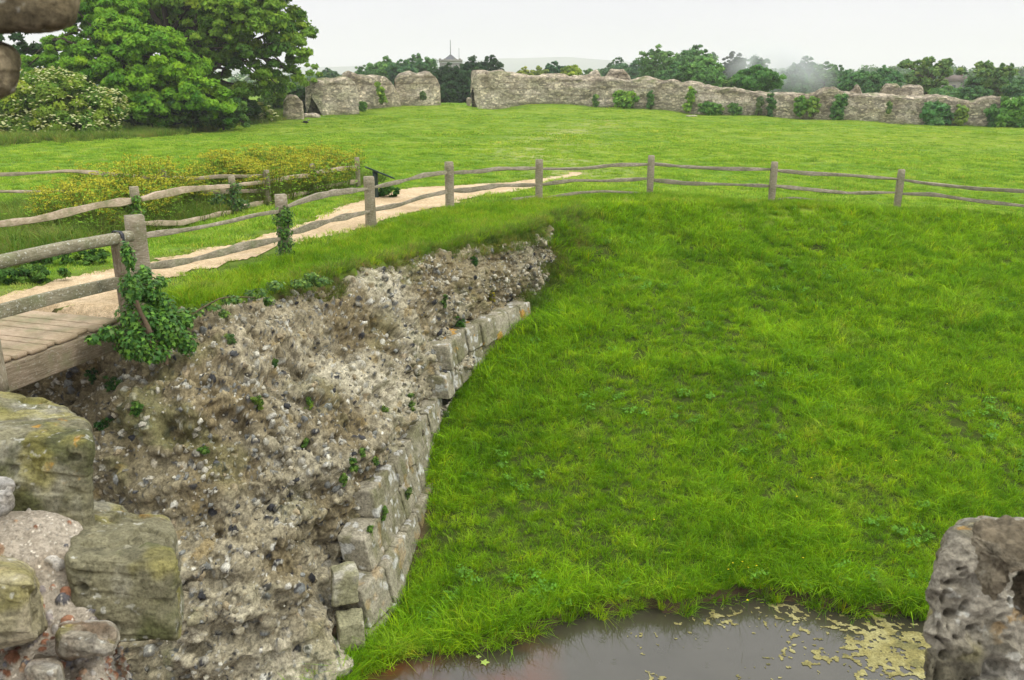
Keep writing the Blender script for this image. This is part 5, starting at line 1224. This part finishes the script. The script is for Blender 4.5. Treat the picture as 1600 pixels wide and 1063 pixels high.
def make_crevice_plants():
    L = [(482, 632, 12, 22, (.10, .2, .03), 'fern like clump at the middle of the rubble face'), (403, 628, 12, 14, (.12, .2, .03), 'yellowish clump left of the middle clump on the rubble'), (641, 632, 7, 22, (.10, .18, .035), 'upright tuft above the ashlar near the hollow'),
         (552, 724, 8, 14, (.10, .2, .03), 'clump at the top ledge over the leaning pale slab'), (534, 748, 7, 10, (.11, .2, .03), 'small clump just below the top ledge clump'), (566, 706, 5, 8, (.09, .18, .03), 'tiny tuft higher on the ledge'),
         (214, 636, 13, 16, (.08, .18, .03), 'bright clump in the shade right of the bridge shadow'), (172, 610, 22, 34, (.035, .10, .02), 'dark leafy plant hanging under the end of the bridge'), (168, 662, 20, 16, (.045, .12, .02), 'dark leafy plant just above the mossy sandstone block'),
         (147, 590, 14, 16, (.03, .085, .02), 'dark leaves in the deepest shadow under the bridge beam'), (316, 702, 9, 7, (.09, .18, .03), 'little clump near the pale round flint'), (476, 690, 7, 7, (.10, .19, .03), 'small clump below the fern like clump'),
         (714, 500, 13, 16, (.06, .16, .02), 'leafy tuft in the crevice where the rubble turns the corner'), (693, 470, 6, 12, (.08, .15, .03), 'thin tuft on the vertical edge of the rubble'), (696, 655, 7, 18, (.10, .17, .04), 'weedy tuft growing beside the ashlar foot'),
         (577, 828, 5, 10, (.10, .2, .03), 'small tuft on the lower ledge'), (598, 800, 4, 12, (.10, .2, .03), 'upright tuft in the joint above the lower ledge'), (636, 770, 6, 12, (.11, .18, .04), 'yellowish tuft on the lower ledge nearer the bank'),
         (740, 410, 10, 10, (.05, .13, .02), 'dark green tuft high on the far end of the wall'), (838, 485, 9, 9, (.09, .15, .03), 'small tuft near the wall foot at the far end'), (765, 462, 9, 10, (.20, .20, .02), 'yellow moss cushion on the far end of the wall'), (772, 385, 22, 4, (.16, .17, .03), 'yellow moss along the far crest of the wall'),
         (362, 530, 10, 14, (.09, .17, .05), 'grassy tuft among pale flints near the crest'), (425, 565, 9, 7, (.08, .16, .03), 'small green mat below the crest'), (585, 720, 4, 7, (.10, .18, .03), 'single sprig by the leaning slab'), (600, 640, 5, 8, (.10, .18, .03), 'small sprig between rubble and ashlar')]
    for i, (px, py, hw, hh, col, lab) in enumerate(L):
        p, n, ob = cast(px, py); dep = p[1] * cp - (p[2] - CZ) * sp; u = dep / FP; r = np.random.default_rng(1500 + i)
        lb = [(p[0] + n[0] * .03 + r.uniform(-.4, .4) * hw * u, p[1] + n[1] * .03 + r.uniform(-.03, .03), p[2] + q * hh * u * .55, hw * u * .7, .07, hh * u * .5) for q in (-1, 0, .8)]
        root = empty('crevice_plant', p, lab, 'plant', 'small plants rooted in the ruined wall')
        foliage('foliage', root, lb, 26, 22, .018, col, 1600 + i, .25, .12, crad=(.3, .6))
        stems(root, [(p - n * .04, p + np.array([0, 0, hh * u * .5]) + n * .05)], .006, i)
make_crevice_plants()

# ------------------------------------------------------------------ grass
def blade_tuft(name, mat, nb, rad, h, w, seed, lean=.5, tone=.38, stalk=0., fan=1.):
    r = np.random.default_rng(seed); a = r.uniform(0, 2 * np.pi, nb); q = rad * np.sqrt(r.uniform(0, 1, nb)); x, y = q * np.cos(a), q * np.sin(a)
    H = h * r.uniform(.45, 1.15, nb); la = a + r.normal(0, .9, nb); le = H * lean * r.uniform(.2, 1.3, nb) * fan; W = w * r.uniform(.7, 1.3, nb); fa = r.uniform(0, np.pi, nb)
    dx, dy = np.cos(fa) * W / 2, np.sin(fa) * W / 2; b = np.stack([x, y, 0 * x - .02], 1); s = np.stack([dx, dy, 0 * dx], 1); L = np.stack([np.cos(la), np.sin(la)], 1)
    m1 = b + np.concatenate([L * (le * .28)[:, None], (H * .55)[:, None]], 1); tip = b + np.concatenate([L * le[:, None], (H * np.clip(1.02 - .25 * lean * fan, .5, 1))[:, None]], 1)
    V = np.stack([b - s, b + s, m1 + s * .8, m1 - s * .8, tip], 1).reshape(-1, 3); o = np.arange(nb)[:, None] * 5
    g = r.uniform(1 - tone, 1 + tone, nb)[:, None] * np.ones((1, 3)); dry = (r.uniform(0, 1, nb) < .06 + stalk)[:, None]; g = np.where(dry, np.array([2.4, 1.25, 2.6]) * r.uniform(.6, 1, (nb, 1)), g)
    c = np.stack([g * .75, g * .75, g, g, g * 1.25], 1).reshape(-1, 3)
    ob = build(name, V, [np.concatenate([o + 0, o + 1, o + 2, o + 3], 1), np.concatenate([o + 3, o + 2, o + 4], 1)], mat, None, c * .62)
    # colours above 1 would clip: attribute is halved, material tints are matched to it
    COL.objects.unlink(ob); return ob
def scatter(name, pts, scl, tufts, label, seed, tilt=.12, kind='stuff', cat='grass'):
    r = np.random.default_rng(seed); n = len(pts); me = bpy.data.meshes.new(name); me.vertices.add(n); me.vertices.foreach_set('co', pts.astype(np.float32).ravel())
    rot = np.stack([r.normal(0, tilt, n), r.normal(0, tilt, n), r.uniform(0, 2 * np.pi, n)], 1)
    a = me.attributes.new('rot', 'FLOAT_VECTOR', 'POINT'); a.data.foreach_set('vector', rot.astype(np.float32).ravel())
    a = me.attributes.new('scl', 'FLOAT', 'POINT'); a.data.foreach_set('value', np.asarray(scl, np.float32))
    o = bpy.data.objects.new(name, me); COL.objects.link(o); c = bpy.data.collections.new(name + '_tufts')
    for t in tufts: c.objects.link(t)
    ng = bpy.data.node_groups.new(name + '_scatter', 'GeometryNodeTree'); ng.interface.new_socket('Geometry', in_out='INPUT', socket_type='NodeSocketGeometry'); ng.interface.new_socket('Geometry', in_out='OUTPUT', socket_type='NodeSocketGeometry')
    N = ng.nodes; gi = N.new('NodeGroupInput'); go = N.new('NodeGroupOutput'); ip = N.new('GeometryNodeInstanceOnPoints'); ci = N.new('GeometryNodeCollectionInfo')
    ci.inputs['Collection'].default_value = c; ci.inputs['Separate Children'].default_value = True; ci.inputs['Reset Children'].default_value = True
    ip.inputs['Pick Instance'].default_value = True
    ra = N.new('GeometryNodeInputNamedAttribute'); ra.data_type = 'FLOAT_VECTOR'; ra.inputs['Name'].default_value = 'rot'; sa = N.new('GeometryNodeInputNamedAttribute'); sa.data_type = 'FLOAT'; sa.inputs['Name'].default_value = 'scl'
    l = ng.links.new; l(gi.outputs[0], ip.inputs['Points']); l(ci.outputs[0], ip.inputs['Instance']); l(ra.outputs['Attribute'], ip.inputs['Rotation']); l(sa.outputs['Attribute'], ip.inputs['Scale']); l(ip.outputs[0], go.inputs[0])
    md = o.modifiers.new('scatter', 'NODES'); md.node_group = ng; return tag(o, label, cat, None, kind)
def in_view(P, mx=60, my=60):
    px, py, dep = project(P); return (px > -mx) & (px < 1600 + mx) & (py > -my) & (py < 1063 + my) & (dep > .5)
def sample(x0, x1, y0, y1, dens, seed):
    r = np.random.default_rng(seed); n = int((x1 - x0) * (y1 - y0) * dens); P = np.stack([r.uniform(x0, x1, n), r.uniform(y0, y1, n)], 1); return P
def place(P, mx=60): V = np.concatenate([P, height(P)[:, None]], 1); ok = in_view(V, mx); return V[ok]
PATHA = PATH
def make_grass():
    ALL = CRWALL + CRNAT[1:]
    # moat bank
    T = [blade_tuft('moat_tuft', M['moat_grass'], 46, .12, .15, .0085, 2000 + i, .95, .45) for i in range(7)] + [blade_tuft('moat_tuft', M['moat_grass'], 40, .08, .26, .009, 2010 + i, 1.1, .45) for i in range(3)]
    P = sample(-5, 21, 5.5, 25.5, 150, 1); d, s = seg_dist(P, ALL); dw, sw = seg_dist(P, SHORE); dwall, _ = seg_dist(P, CRWALL)
    base2 = [tuple(b[:2]) for b in WB[::12]]; db, sb = seg_dist(P, base2)
    ok = (s < 0) & (sw > 0) & (dw > .02) & ~((sb > 0) & (P[:, 1] < 19.6) & ~((P[:, 1] > 12.6) & (db < .36))) & ((db > .04) | (P[:, 1] > 12.6)); ok |= (sw < 0) & (dw < .04) & ~(sb > 0)
    Q = np.concatenate([P, np.zeros((len(P), 1))], 1); bare = fbm(Q * .8, 4, 301); dens = np.clip(1.15 - .6 * sstep(.25, .5, bare), .4, 1)
    ok &= ~((P[:, 0] < -2.95) & (P[:, 1] < 10.6)); keep = ok & (np.random.default_rng(2).uniform(0, 1, len(P)) < dens * np.clip(12 / P[:, 1], .45, 1)); P = P[keep]; db = db[keep]; dw = dw[keep]
    V = place(P); Q = np.concatenate([V[:, :2], np.zeros((len(V), 1))], 1); db, _ = seg_dist(V[:, :2], base2); dw, _ = seg_dist(V[:, :2], SHORE)
    sc_ = (.58 + .5 * sstep(-.3, .45, fbm(Q * .9, 3, 305)) + .28 * np.exp(-db / .5) * (V[:, 1] > 12) + .25 * np.exp(-dw / .3)) * np.random.default_rng(3).uniform(.75, 1.25, len(V)) * np.clip(V[:, 1] / 15, 1, 1.5)
    scatter('moat_grass', V, sc_, T, 'lush green grass on the bank sloping down to the moat', 4, .2); print('moat tufts', len(V))
    # broad leaved weeds in the bank
    W = []
    for i in range(4):
        r = np.random.default_rng(2100 + i); n = 34; a = r.uniform(0, 2 * np.pi, n); q = .12 * np.sqrt(r.uniform(0, 1, n)); C = np.stack([q * np.cos(a), q * np.sin(a), r.uniform(.06, .16, n)], 1)
        V_, F_ = leaves(C, np.stack([np.cos(a), np.sin(a), 1.4 + 0 * a], 1), .03, r, .6); c_ = np.array([.13, .30, .025])[None] * r.uniform(.6, 1.5, (n, 1)); o_ = build('broad_weed', V_, F_, M['leaf'], None, np.repeat(c_, 4, 0)); COL.objects.unlink(o_); W.append(o_)
    r = np.random.default_rng(41); k = r.choice(len(V), 800, replace=False); Vw = V[k]; Qw = np.concatenate([Vw[:, :2], np.zeros((len(Vw), 1))], 1); Vw = Vw[fbm(Qw * .7, 3, 330) > .13]
    scatter('bank_weeds', Vw, r.uniform(.5, 1.1, len(Vw)), W, 'low dark broad leaved weeds scattered in the bank grass', 42, .15, cat='weeds')
    # overhanging long grass at the water's edge
    T = [blade_tuft('edge_tuft', M['moat_grass'], 60, .10, .30, .009, 2020 + i, 1.3, .3, .04) for i in range(5)]
    pts = []; r = np.random.default_rng(9); S = np.array(SHORE[3:-1]); L = np.concatenate([[0], np.cumsum(np.hypot(*np.diff(S, axis=0).T))])
    for q in np.arange(0, L[-1], .045):
        o = r.normal(.08, .09)
        if np.interp(q, L, S[:, 0]) < -2.6: continue
        pts.append((np.interp(q, L, S[:, 0]) + r.normal(0, .04), np.interp(q, L, S[:, 1]) + o))
    P = np.array(pts); V = np.concatenate([P, np.maximum(height(P), .03)[:, None]], 1); V = V[in_view(V)]
    scatter('edge_grass', V, r.uniform(.5, 1.15, len(V)), T, 'long grass leaning over the water at the edge of the moat', 5, .25)
    # verge along the top of the wall and the near side of the path
    T = [blade_tuft('verge_tuft', M['verge_grass'], 50, .13, .19, .008, 2030 + i, .9, .3, .05) for i in range(6)]
    P = sample(-9, 19, 9.5, 25.5, 120, 11); d, s = seg_dist(P, ALL); inp = inside(P, PATH); pd, _ = seg_dist(P, PATH + PATH[:1])
    fl = [tuple(p[:2]) for p in FP_]; df, sf = seg_dist(P, fl)
    ok = (s > 0) & ~inp & (sf < 0) & (P[:, 0] > -5.2) ; ok &= ~((P[:, 1] < 11.1))
    ok |= inp & (pd < .12) & (np.random.default_rng(5).uniform(0, 1, len(P)) < .25)
    Q = np.concatenate([P, np.zeros((len(P), 1))], 1); ok &= np.random.default_rng(6).uniform(0, 1, len(P)) < np.clip(.9 - .5 * np.exp(-pd / .12), .2, 1)
    V = place(P[ok]); dd, _ = seg_dist(V[:, :2], ALL); dp_, _ = seg_dist(V[:, :2], PATH + PATH[:1]); sc_ = np.random.default_rng(7).uniform(.5, 1.05, len(V)) * (.55 + .6 * sstep(0, .7, dp_))
    scatter('verge_grass', V, sc_, T, 'yellowish verge grass between the rubble wall and the fence', 12, .2); print('verge', len(V))
    # straggling dry grass hanging over the far end of the wall
    T = [blade_tuft('dry_tuft', M['rough_grass'], 60, .12, .26, .008, 2040 + i, 1.4, .3, .45) for i in range(4)]
    C = np.array(CRWALL[4:] + CRNAT[1:3]); L = np.concatenate([[0], np.cumsum(np.hypot(*np.diff(C, axis=0).T))]); r = np.random.default_rng(13)
    q = r.uniform(0, L[-1], 480) ; P = np.stack([np.interp(q, L, C[:, 0]), np.interp(q, L, C[:, 1])], 1) + r.normal(0, .16, (480, 2)) + [.02, -.05]
    q = r.uniform(0, 1, 260); P2 = np.array([.95, 19.4]) + q[:, None] * np.array([.6, 1.3]) + r.normal(0, .22, (260, 2)); q = r.uniform(0, 1, 420); P3 = np.array([-.45, 16.6]) + q[:, None] * np.array([1.5, 3.0]) + r.normal(0, .22, (420, 2)); P = np.concatenate([P, P2, P3])
    z = np.maximum(height(P), 0); dd, ss = seg_dist(P, CRWALL); z = np.where((ss < 0) & (dd < .22) & (P[:, 1] < 19.3), 3.6 - dd * .8, z)
    V = np.concatenate([P, z[:, None]], 1); scatter('dry_grass', V, r.uniform(.4, 1., len(V)), T, 'dry brownish grass fringing the crest and far end of the rubble wall', 14, .5)
    # meadow beyond the fence, short
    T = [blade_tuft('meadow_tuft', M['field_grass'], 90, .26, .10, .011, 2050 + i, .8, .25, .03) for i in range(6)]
    P = sample(-28, 30, 12, 44, 16, 21); d, s = seg_dist(P, ALL); inp = inside(P, PATH); df, sf = seg_dist(P, fl)
    inp |= (P[:, 0] < -4.9) & (P[:, 1] < 12.0 - (P[:, 0] + 4.9) * .1)
    ok = (s > 0) & ~inp & ((sf > 0) | (P[:, 1] > 23.5)) & (np.random.default_rng(8).uniform(0, 1, len(P)) < np.clip(26 / P[:, 1], .5, 1)); V = place(P[ok], 40)
    Q = np.concatenate([V[:, :2], np.zeros((len(V), 1))], 1)
    sc_ = (.75 + .6 * sstep(.0, .5, fbm(Q * .5, 3, 44))) * np.random.default_rng(9).uniform(.8, 1.3, len(V)); scatter('meadow_grass', V, sc_, T, 'short bright meadow grass beyond the fence', 22, .1); print('meadow', len(V))
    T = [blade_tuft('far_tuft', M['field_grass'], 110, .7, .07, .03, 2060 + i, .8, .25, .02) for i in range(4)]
    r = np.random.default_rng(23); n = 14000; Y = 42 + (100 - 42) * r.uniform(0, 1, n) ** 1.1; X = r.uniform(-.64, .68, n) * Y; P = np.stack([X, Y], 1); V = place(P, 30)
    Q = np.concatenate([V[:, :2], np.zeros((len(V), 1))], 1)
    scatter('field_grass', V, r.uniform(.6, 1.2, len(V)) * (.8 + .7 * sstep(.1, .5, fbm(Q * .3, 3, 45))), T, 'far meadow grass running to the ruined walls', 24, .08); print('far', len(V))
    # rough growth: strip under the trees, left verge
    T = [blade_tuft('rough_tuft', M['rough_grass'], 70, .3, .55, .02, 2070 + i, .7, .3, .12) for i in range(5)]
    r = np.random.default_rng(25); n = 2600; px = r.uniform(-40, 450, n); py = np.interp(px, [0, 200, 330, 450], [236, 222, 200, 186]) - r.uniform(0, 1, n) * np.interp(px, [0, 200, 450], [32, 26, 6]) + r.normal(0, 3, n)
    P = np.array([at_z(a, b, 3.45)[:2] for a, b in zip(px, py)]); V = np.concatenate([P, height(P)[:, None]], 1)
    scatter('rough_growth', V, r.uniform(.5, 1.15, n), T, 'rough nettles and long grass in front of the elder bush and trees', 26, .15, cat='long grass')
    T = [blade_tuft('left_tuft', M['rough_grass'], 60, .16, .42, .010, 2080 + i, .9, .3, .12) for i in range(5)]
    P = sample(-15, -4.2, 12, 29, 16, 27); lf = [tuple(p[:2]) for p in LP_]; df, sf = seg_dist(P, lf); inp = inside(P, PATH)
    ok = (sf > 0) & ~inp & (df < 6.5); V = place(P[ok], 60); scatter('left_grass', V, np.random.default_rng(28).uniform(.5, 1.3, len(V)), T, 'tall rough grass behind the pale left fence', 28, .2, cat='long grass')
    # reed clump at the water's edge
    t = blade_tuft('sedge_clump', M['moat_grass'], 46, .05, .42, .014, 2090, 1.5, .3); COL.objects.link(t); p = at_z(1416, 958, .05); t.location = p; tag(t, 'spiky sedge clump at the water edge beside the weathered stone', 'sedge')
make_grass()

# ------------------------------------------------------------------ yellow flowering weeds, broad leaved weeds
def make_weeds():
    T = []
    for i in range(5):
        r = np.random.default_rng(3000 + i); m = MB(); n = 20 + 3 * i
        C = np.stack([r.normal(0, .16, n), r.normal(0, .16, n), r.uniform(.45, 1., n)], 1)
        for c in C:
            limb(m, (c[0] * .3, c[1] * .3, 0), c, .006, .003, r, .05, 4, (.16, .20, .04))
            P = c + r.normal(0, 1, (13, 3)) * [.045, .045, .014]; V, F = leaves(P, np.tile([0, 0, 1.], (13, 1)), .021, r, .7); m.add(V, F, np.repeat(np.array([[.50, .49, .04]]) * r.uniform(.5, 1.2, (13, 1)), 4, 0))
        P = np.stack([r.normal(0, .2, 150), r.normal(0, .2, 150), r.uniform(.05, .85, 150)], 1); V, F = leaves(P, np.tile([0, 0, 1.], (150, 1)), .042, r, .4)
        cc = np.array([.20, .36, .03])[None] * r.uniform(.5, 1.4, (150, 1)); m.add(V, F, np.repeat(cc, 4, 0))
        o = m.build('weed_plant', M['flower']); COL.objects.unlink(o); T.append(o)
    r = np.random.default_rng(31); pts = []
    polyA = [(60, 330), (75, 372), (165, 385), (250, 360), (290, 335), (245, 305), (130, 300)]; polyB = [(330, 318), (345, 292), (420, 276), (470, 268), (560, 276), (556, 296), (500, 308), (430, 326)]; polyC = [(205, 330), (330, 330), (360, 318), (360, 300), (230, 300)]
    for poly, n in ((polyA, 60), (polyB, 110), (polyC, 14)):
        g = [tuple(at_z(x, y, 3.7)[:2]) for x, y in poly]; g_ = np.array(g); k = 0
        while k < n:
            q = np.array([[r.uniform(g_[:, 0].min(), g_[:, 0].max()), r.uniform(g_[:, 1].min(), g_[:, 1].max())]])
            if inside(q, g)[0]: pts.append(q[0]); k += 1
    P = np.array(pts); V = np.concatenate([P, height(P)[:, None]], 1)
    scatter('flowering_weeds', V, r.uniform(.8, 1.2, len(V)) * (1 + .7 * fbm(V * .9, 3, 37)), T, 'mass of yellow flowering weeds behind the left fence', 32, .1, cat='weeds')
    # dark leafy clump by the path, buttercups
    p, _, _ = cast(612, 308); lb = [(p[0], p[1], p[2] + .15, .28, .2, .18), (p[0] - .25, p[1] + .1, p[2] + .1, .2, .2, .14)]
    root = empty('weed_clump', p, 'dark green weed clump at the far edge of the path by the sign', 'plant'); foliage('foliage', root, lb, 30, 40, .04, (.05, .15, .02), 3100); stems(root, [(p, p + [0, 0, .2])], .01, 2)
    for i, (px, py, s_, lab) in enumerate([(35, 448, 60, 'broad dark weeds at the left verge beyond the bridge deck'), (110, 420, 40, 'leafy weeds on the verge right of the broad dark weeds')]):
        g = at_z(px, py, 3.8); g[2] = hz(g[0], g[1]); lb = [(g[0] + a * .35, g[1] + b * .2, g[2] + .12, .26, .22, .16) for a, b in ((-1.6, .3), (-.6, -.3), (.4, .2), (1.3, -.1))]
        root = empty('weed_clump', g, lab, 'plant'); foliage('foliage', root, lb, 60, 40, .04, (.075, .17, .025), 3110 + i); stems(root, [(g, g + [0, 0, .2])], .01, 3 + i)
make_weeds()
def make_buttercups():
    root_ = None; r = np.random.default_rng(6); m = MB()
    spots = [(1145, 880), (1160, 878), (1169, 887), (1182, 884), (1138, 890), (1245, 776), (1268, 747), (1168, 938), (980, 660), (1320, 640), (905, 700), (1400, 720), (1022, 812), (1480, 600), (760, 640), (1255, 872)]
    for px, py in spots:
        p = at_z(px, py, .3)
        for _ in range(8): p = at_z(px, py, hz(p[0], p[1]) + .16)
        a = np.linspace(0, 2 * math.pi, 8, endpoint=False); R = .014; V = [p + [R * math.cos(t), R * math.sin(t), .004] for t in a] + [p]; m.add(V, np.array([[i, (i + 1) % 8, 8] for i in range(8)]), (.85, .68, .02))
        tube(m, [p - [0, 0, .16], p], [.002, .002], 4, (.08, .2, .02))
    tag(m.build('buttercups', M['flower']), 'scattered tiny yellow buttercups in the bank grass', 'flowers', None, 'stuff')
make_buttercups()

# ------------------------------------------------------------------ smoke and haze
def make_air():
    c = at_y(1215, 108, 128); t = NT('smoke'); t.t.nodes.remove([n for n in t.t.nodes if n.type == 'OUTPUT_MATERIAL'][0]); t.out = t.n('ShaderNodeOutputMaterial')
    pv = t.n('ShaderNodeVolumePrincipled'); pv.inputs['Color'].default_value = (.97, .985, 1., 1); pv.inputs['Anisotropy'].default_value = .2
    tc = t.n('ShaderNodeTexCoord').outputs['Object']; n = t.noise(.16, 4, .6, dist=.6)
    ln = t.n('ShaderNodeVectorMath', operation='LENGTH'); mp = t.n('ShaderNodeMapping'); mp.inputs['Scale'].default_value = (1 / 10.5, 1 / 5., 1 / 4.6); t.l(tc, mp.inputs[0]); t.l(mp.outputs[0], ln.inputs[0])
    fall = t.ramp(ln.outputs['Value'], [(.2, 1.), (.95, 0.)]); de = t.math('MULTIPLY', t.ramp(n, [(.38, 0.), (.62, 1.)]), fall); t.l(t.math('MULTIPLY', de, .28), pv.inputs['Density']); t.l(pv.outputs[0], t.out.inputs['Volume'])
    V, F = rock(box8([0, 0, 0], [10.5, 0, 0], [0, 5, 0], [0, 0, 4.6]), 14, 2, 0, 1, 0, None, 0); o = build('smoke', V, F, t.m); o.location = [float(v) for v in c]; o.rotation_euler = (0, math.radians(14), 0)
    tag(o, 'blue white bonfire smoke drifting behind the dense dark round tree', 'smoke', None, 'stuff')
    h = NT('haze_air'); pv = h.n('ShaderNodeVolumePrincipled'); pv.inputs['Color'].default_value = (.97, .92, 1., 1); pv.inputs['Density'].default_value = .00042; pv.inputs['Anisotropy'].default_value = 0.; h.l(pv.outputs[0], h.out.inputs['Volume'])
    # box round everything: x +-5400, y -300..6200, z -10..150
    V = [(x, y, z) for z in (-90, 150) for x, y in ((-5400, -300), (5400, -300), (5400, 6200), (-5400, 6200))]
    F = np.array([[3, 2, 1, 0], [4, 5, 6, 7], [0, 1, 5, 4], [1, 2, 6, 5], [2, 3, 7, 6], [3, 0, 4, 7]]); tag(build('haze', V, F, h.m), 'thin pale haze', 'haze', None, 'stuff')
make_air()

# ------------------------------------------------------------------ light, sky, camera
def make_light():
    w = bpy.data.worlds.new('World'); sc.world = w; w.use_nodes = True; t = w.node_tree; t.nodes.clear()
    el, az = math.radians(48), math.radians(100)       # azimuth clockwise from +y
    out = t.nodes.new('ShaderNodeOutputWorld'); b1 = t.nodes.new('ShaderNodeBackground'); b2 = t.nodes.new('ShaderNodeBackground'); ad = t.nodes.new('ShaderNodeAddShader')
    sk = t.nodes.new('ShaderNodeTexSky'); sk.sky_type = 'NISHITA'; sk.sun_disc = False; sk.sun_elevation = el; sk.sun_rotation = az; t.links.new(sk.outputs[0], b1.inputs[0]); b1.inputs[1].default_value = .0015
    tc = t.nodes.new('ShaderNodeTexCoord'); sx = t.nodes.new('ShaderNodeSeparateXYZ'); t.links.new(tc.outputs['Generated'], sx.inputs[0])
    rp = t.nodes.new('ShaderNodeValToRGB'); e = rp.color_ramp.elements; e[0].position = 0.; e[0].color = (.86, .85, .92, 1); e[1].position = 1.; e[1].color = (2.3, 2.33, 2.4, 1); m1 = e.new(.12); m1.color = (.89, .885, .95, 1); m2 = e.new(.4); m2.color = (1.35, 1.37, 1.4, 1)
    t.links.new(sx.outputs[2], rp.inputs[0])
    mp = t.nodes.new('ShaderNodeMapping'); mp.inputs['Scale'].default_value = (1, 1, 5); t.links.new(tc.outputs['Generated'], mp.inputs[0])
    nz = t.nodes.new('ShaderNodeTexNoise'); nz.inputs['Scale'].default_value = 2.2; nz.inputs['Detail'].default_value = 4; t.links.new(mp.outputs[0], nz.inputs['Vector'])
    r2 = t.nodes.new('ShaderNodeValToRGB'); r2.color_ramp.elements[0].position = .3; r2.color_ramp.elements[0].color = (.90, .91, .925, 1); r2.color_ramp.elements[1].position = .7; r2.color_ramp.elements[1].color = (1.04, 1.035, 1.03, 1); t.links.new(nz.outputs[0], r2.inputs[0])
    mx = t.nodes.new('ShaderNodeMix'); mx.data_type = 'RGBA'; mx.blend_type = 'MULTIPLY'; mx.inputs[0].default_value = 1; t.links.new(rp.outputs[0], mx.inputs[6]); t.links.new(r2.outputs[0], mx.inputs[7]); t.links.new(mx.outputs[2], b2.inputs[0]); b2.inputs[1].default_value = 1.
    t.links.new(b1.outputs[0], ad.inputs[0]); t.links.new(b2.outputs[0], ad.inputs[1]); t.links.new(ad.outputs[0], out.inputs[0])
    L = bpy.data.lights.new('sun', 'SUN'); L.energy = 1.5; L.angle = math.radians(12); L.color = (1, .96, .89); o = bpy.data.objects.new('sun', L); COL.objects.link(o)
    d = Vector((math.sin(az) * math.cos(el), math.cos(az) * math.cos(el), math.sin(el))); o.rotation_euler = d.to_track_quat('Z', 'Y').to_euler(); o.location = (20, 5, 40)
    cam = bpy.data.cameras.new('camera'); cam.sensor_width = 36; cam.lens = 36 * FP / 1600; cam.clip_start = .05; cam.clip_end = 20000
    cam.dof.use_dof = True; cam.dof.focus_distance = 14; cam.dof.aperture_fstop = 9
    co = bpy.data.objects.new('camera', cam); COL.objects.link(co); co.location = (0, 0, CZ); co.rotation_euler = (math.pi / 2 - PITCH, 0, 0); sc.camera = co
    v = sc.view_settings; v.view_transform = 'Standard'; v.look = 'None'; v.gamma = 1; v.use_curve_mapping = False; v.exposure = 0.
    sc.cycles.use_denoising = True; sc.cycles.max_bounces = 6; sc.cycles.diffuse_bounces = 3; sc.cycles.transmission_bounces = 3; sc.cycles.volume_bounces = 1; sc.cycles.volume_max_steps = 64; sc.cycles.volume_step_rate = 2.
make_light()
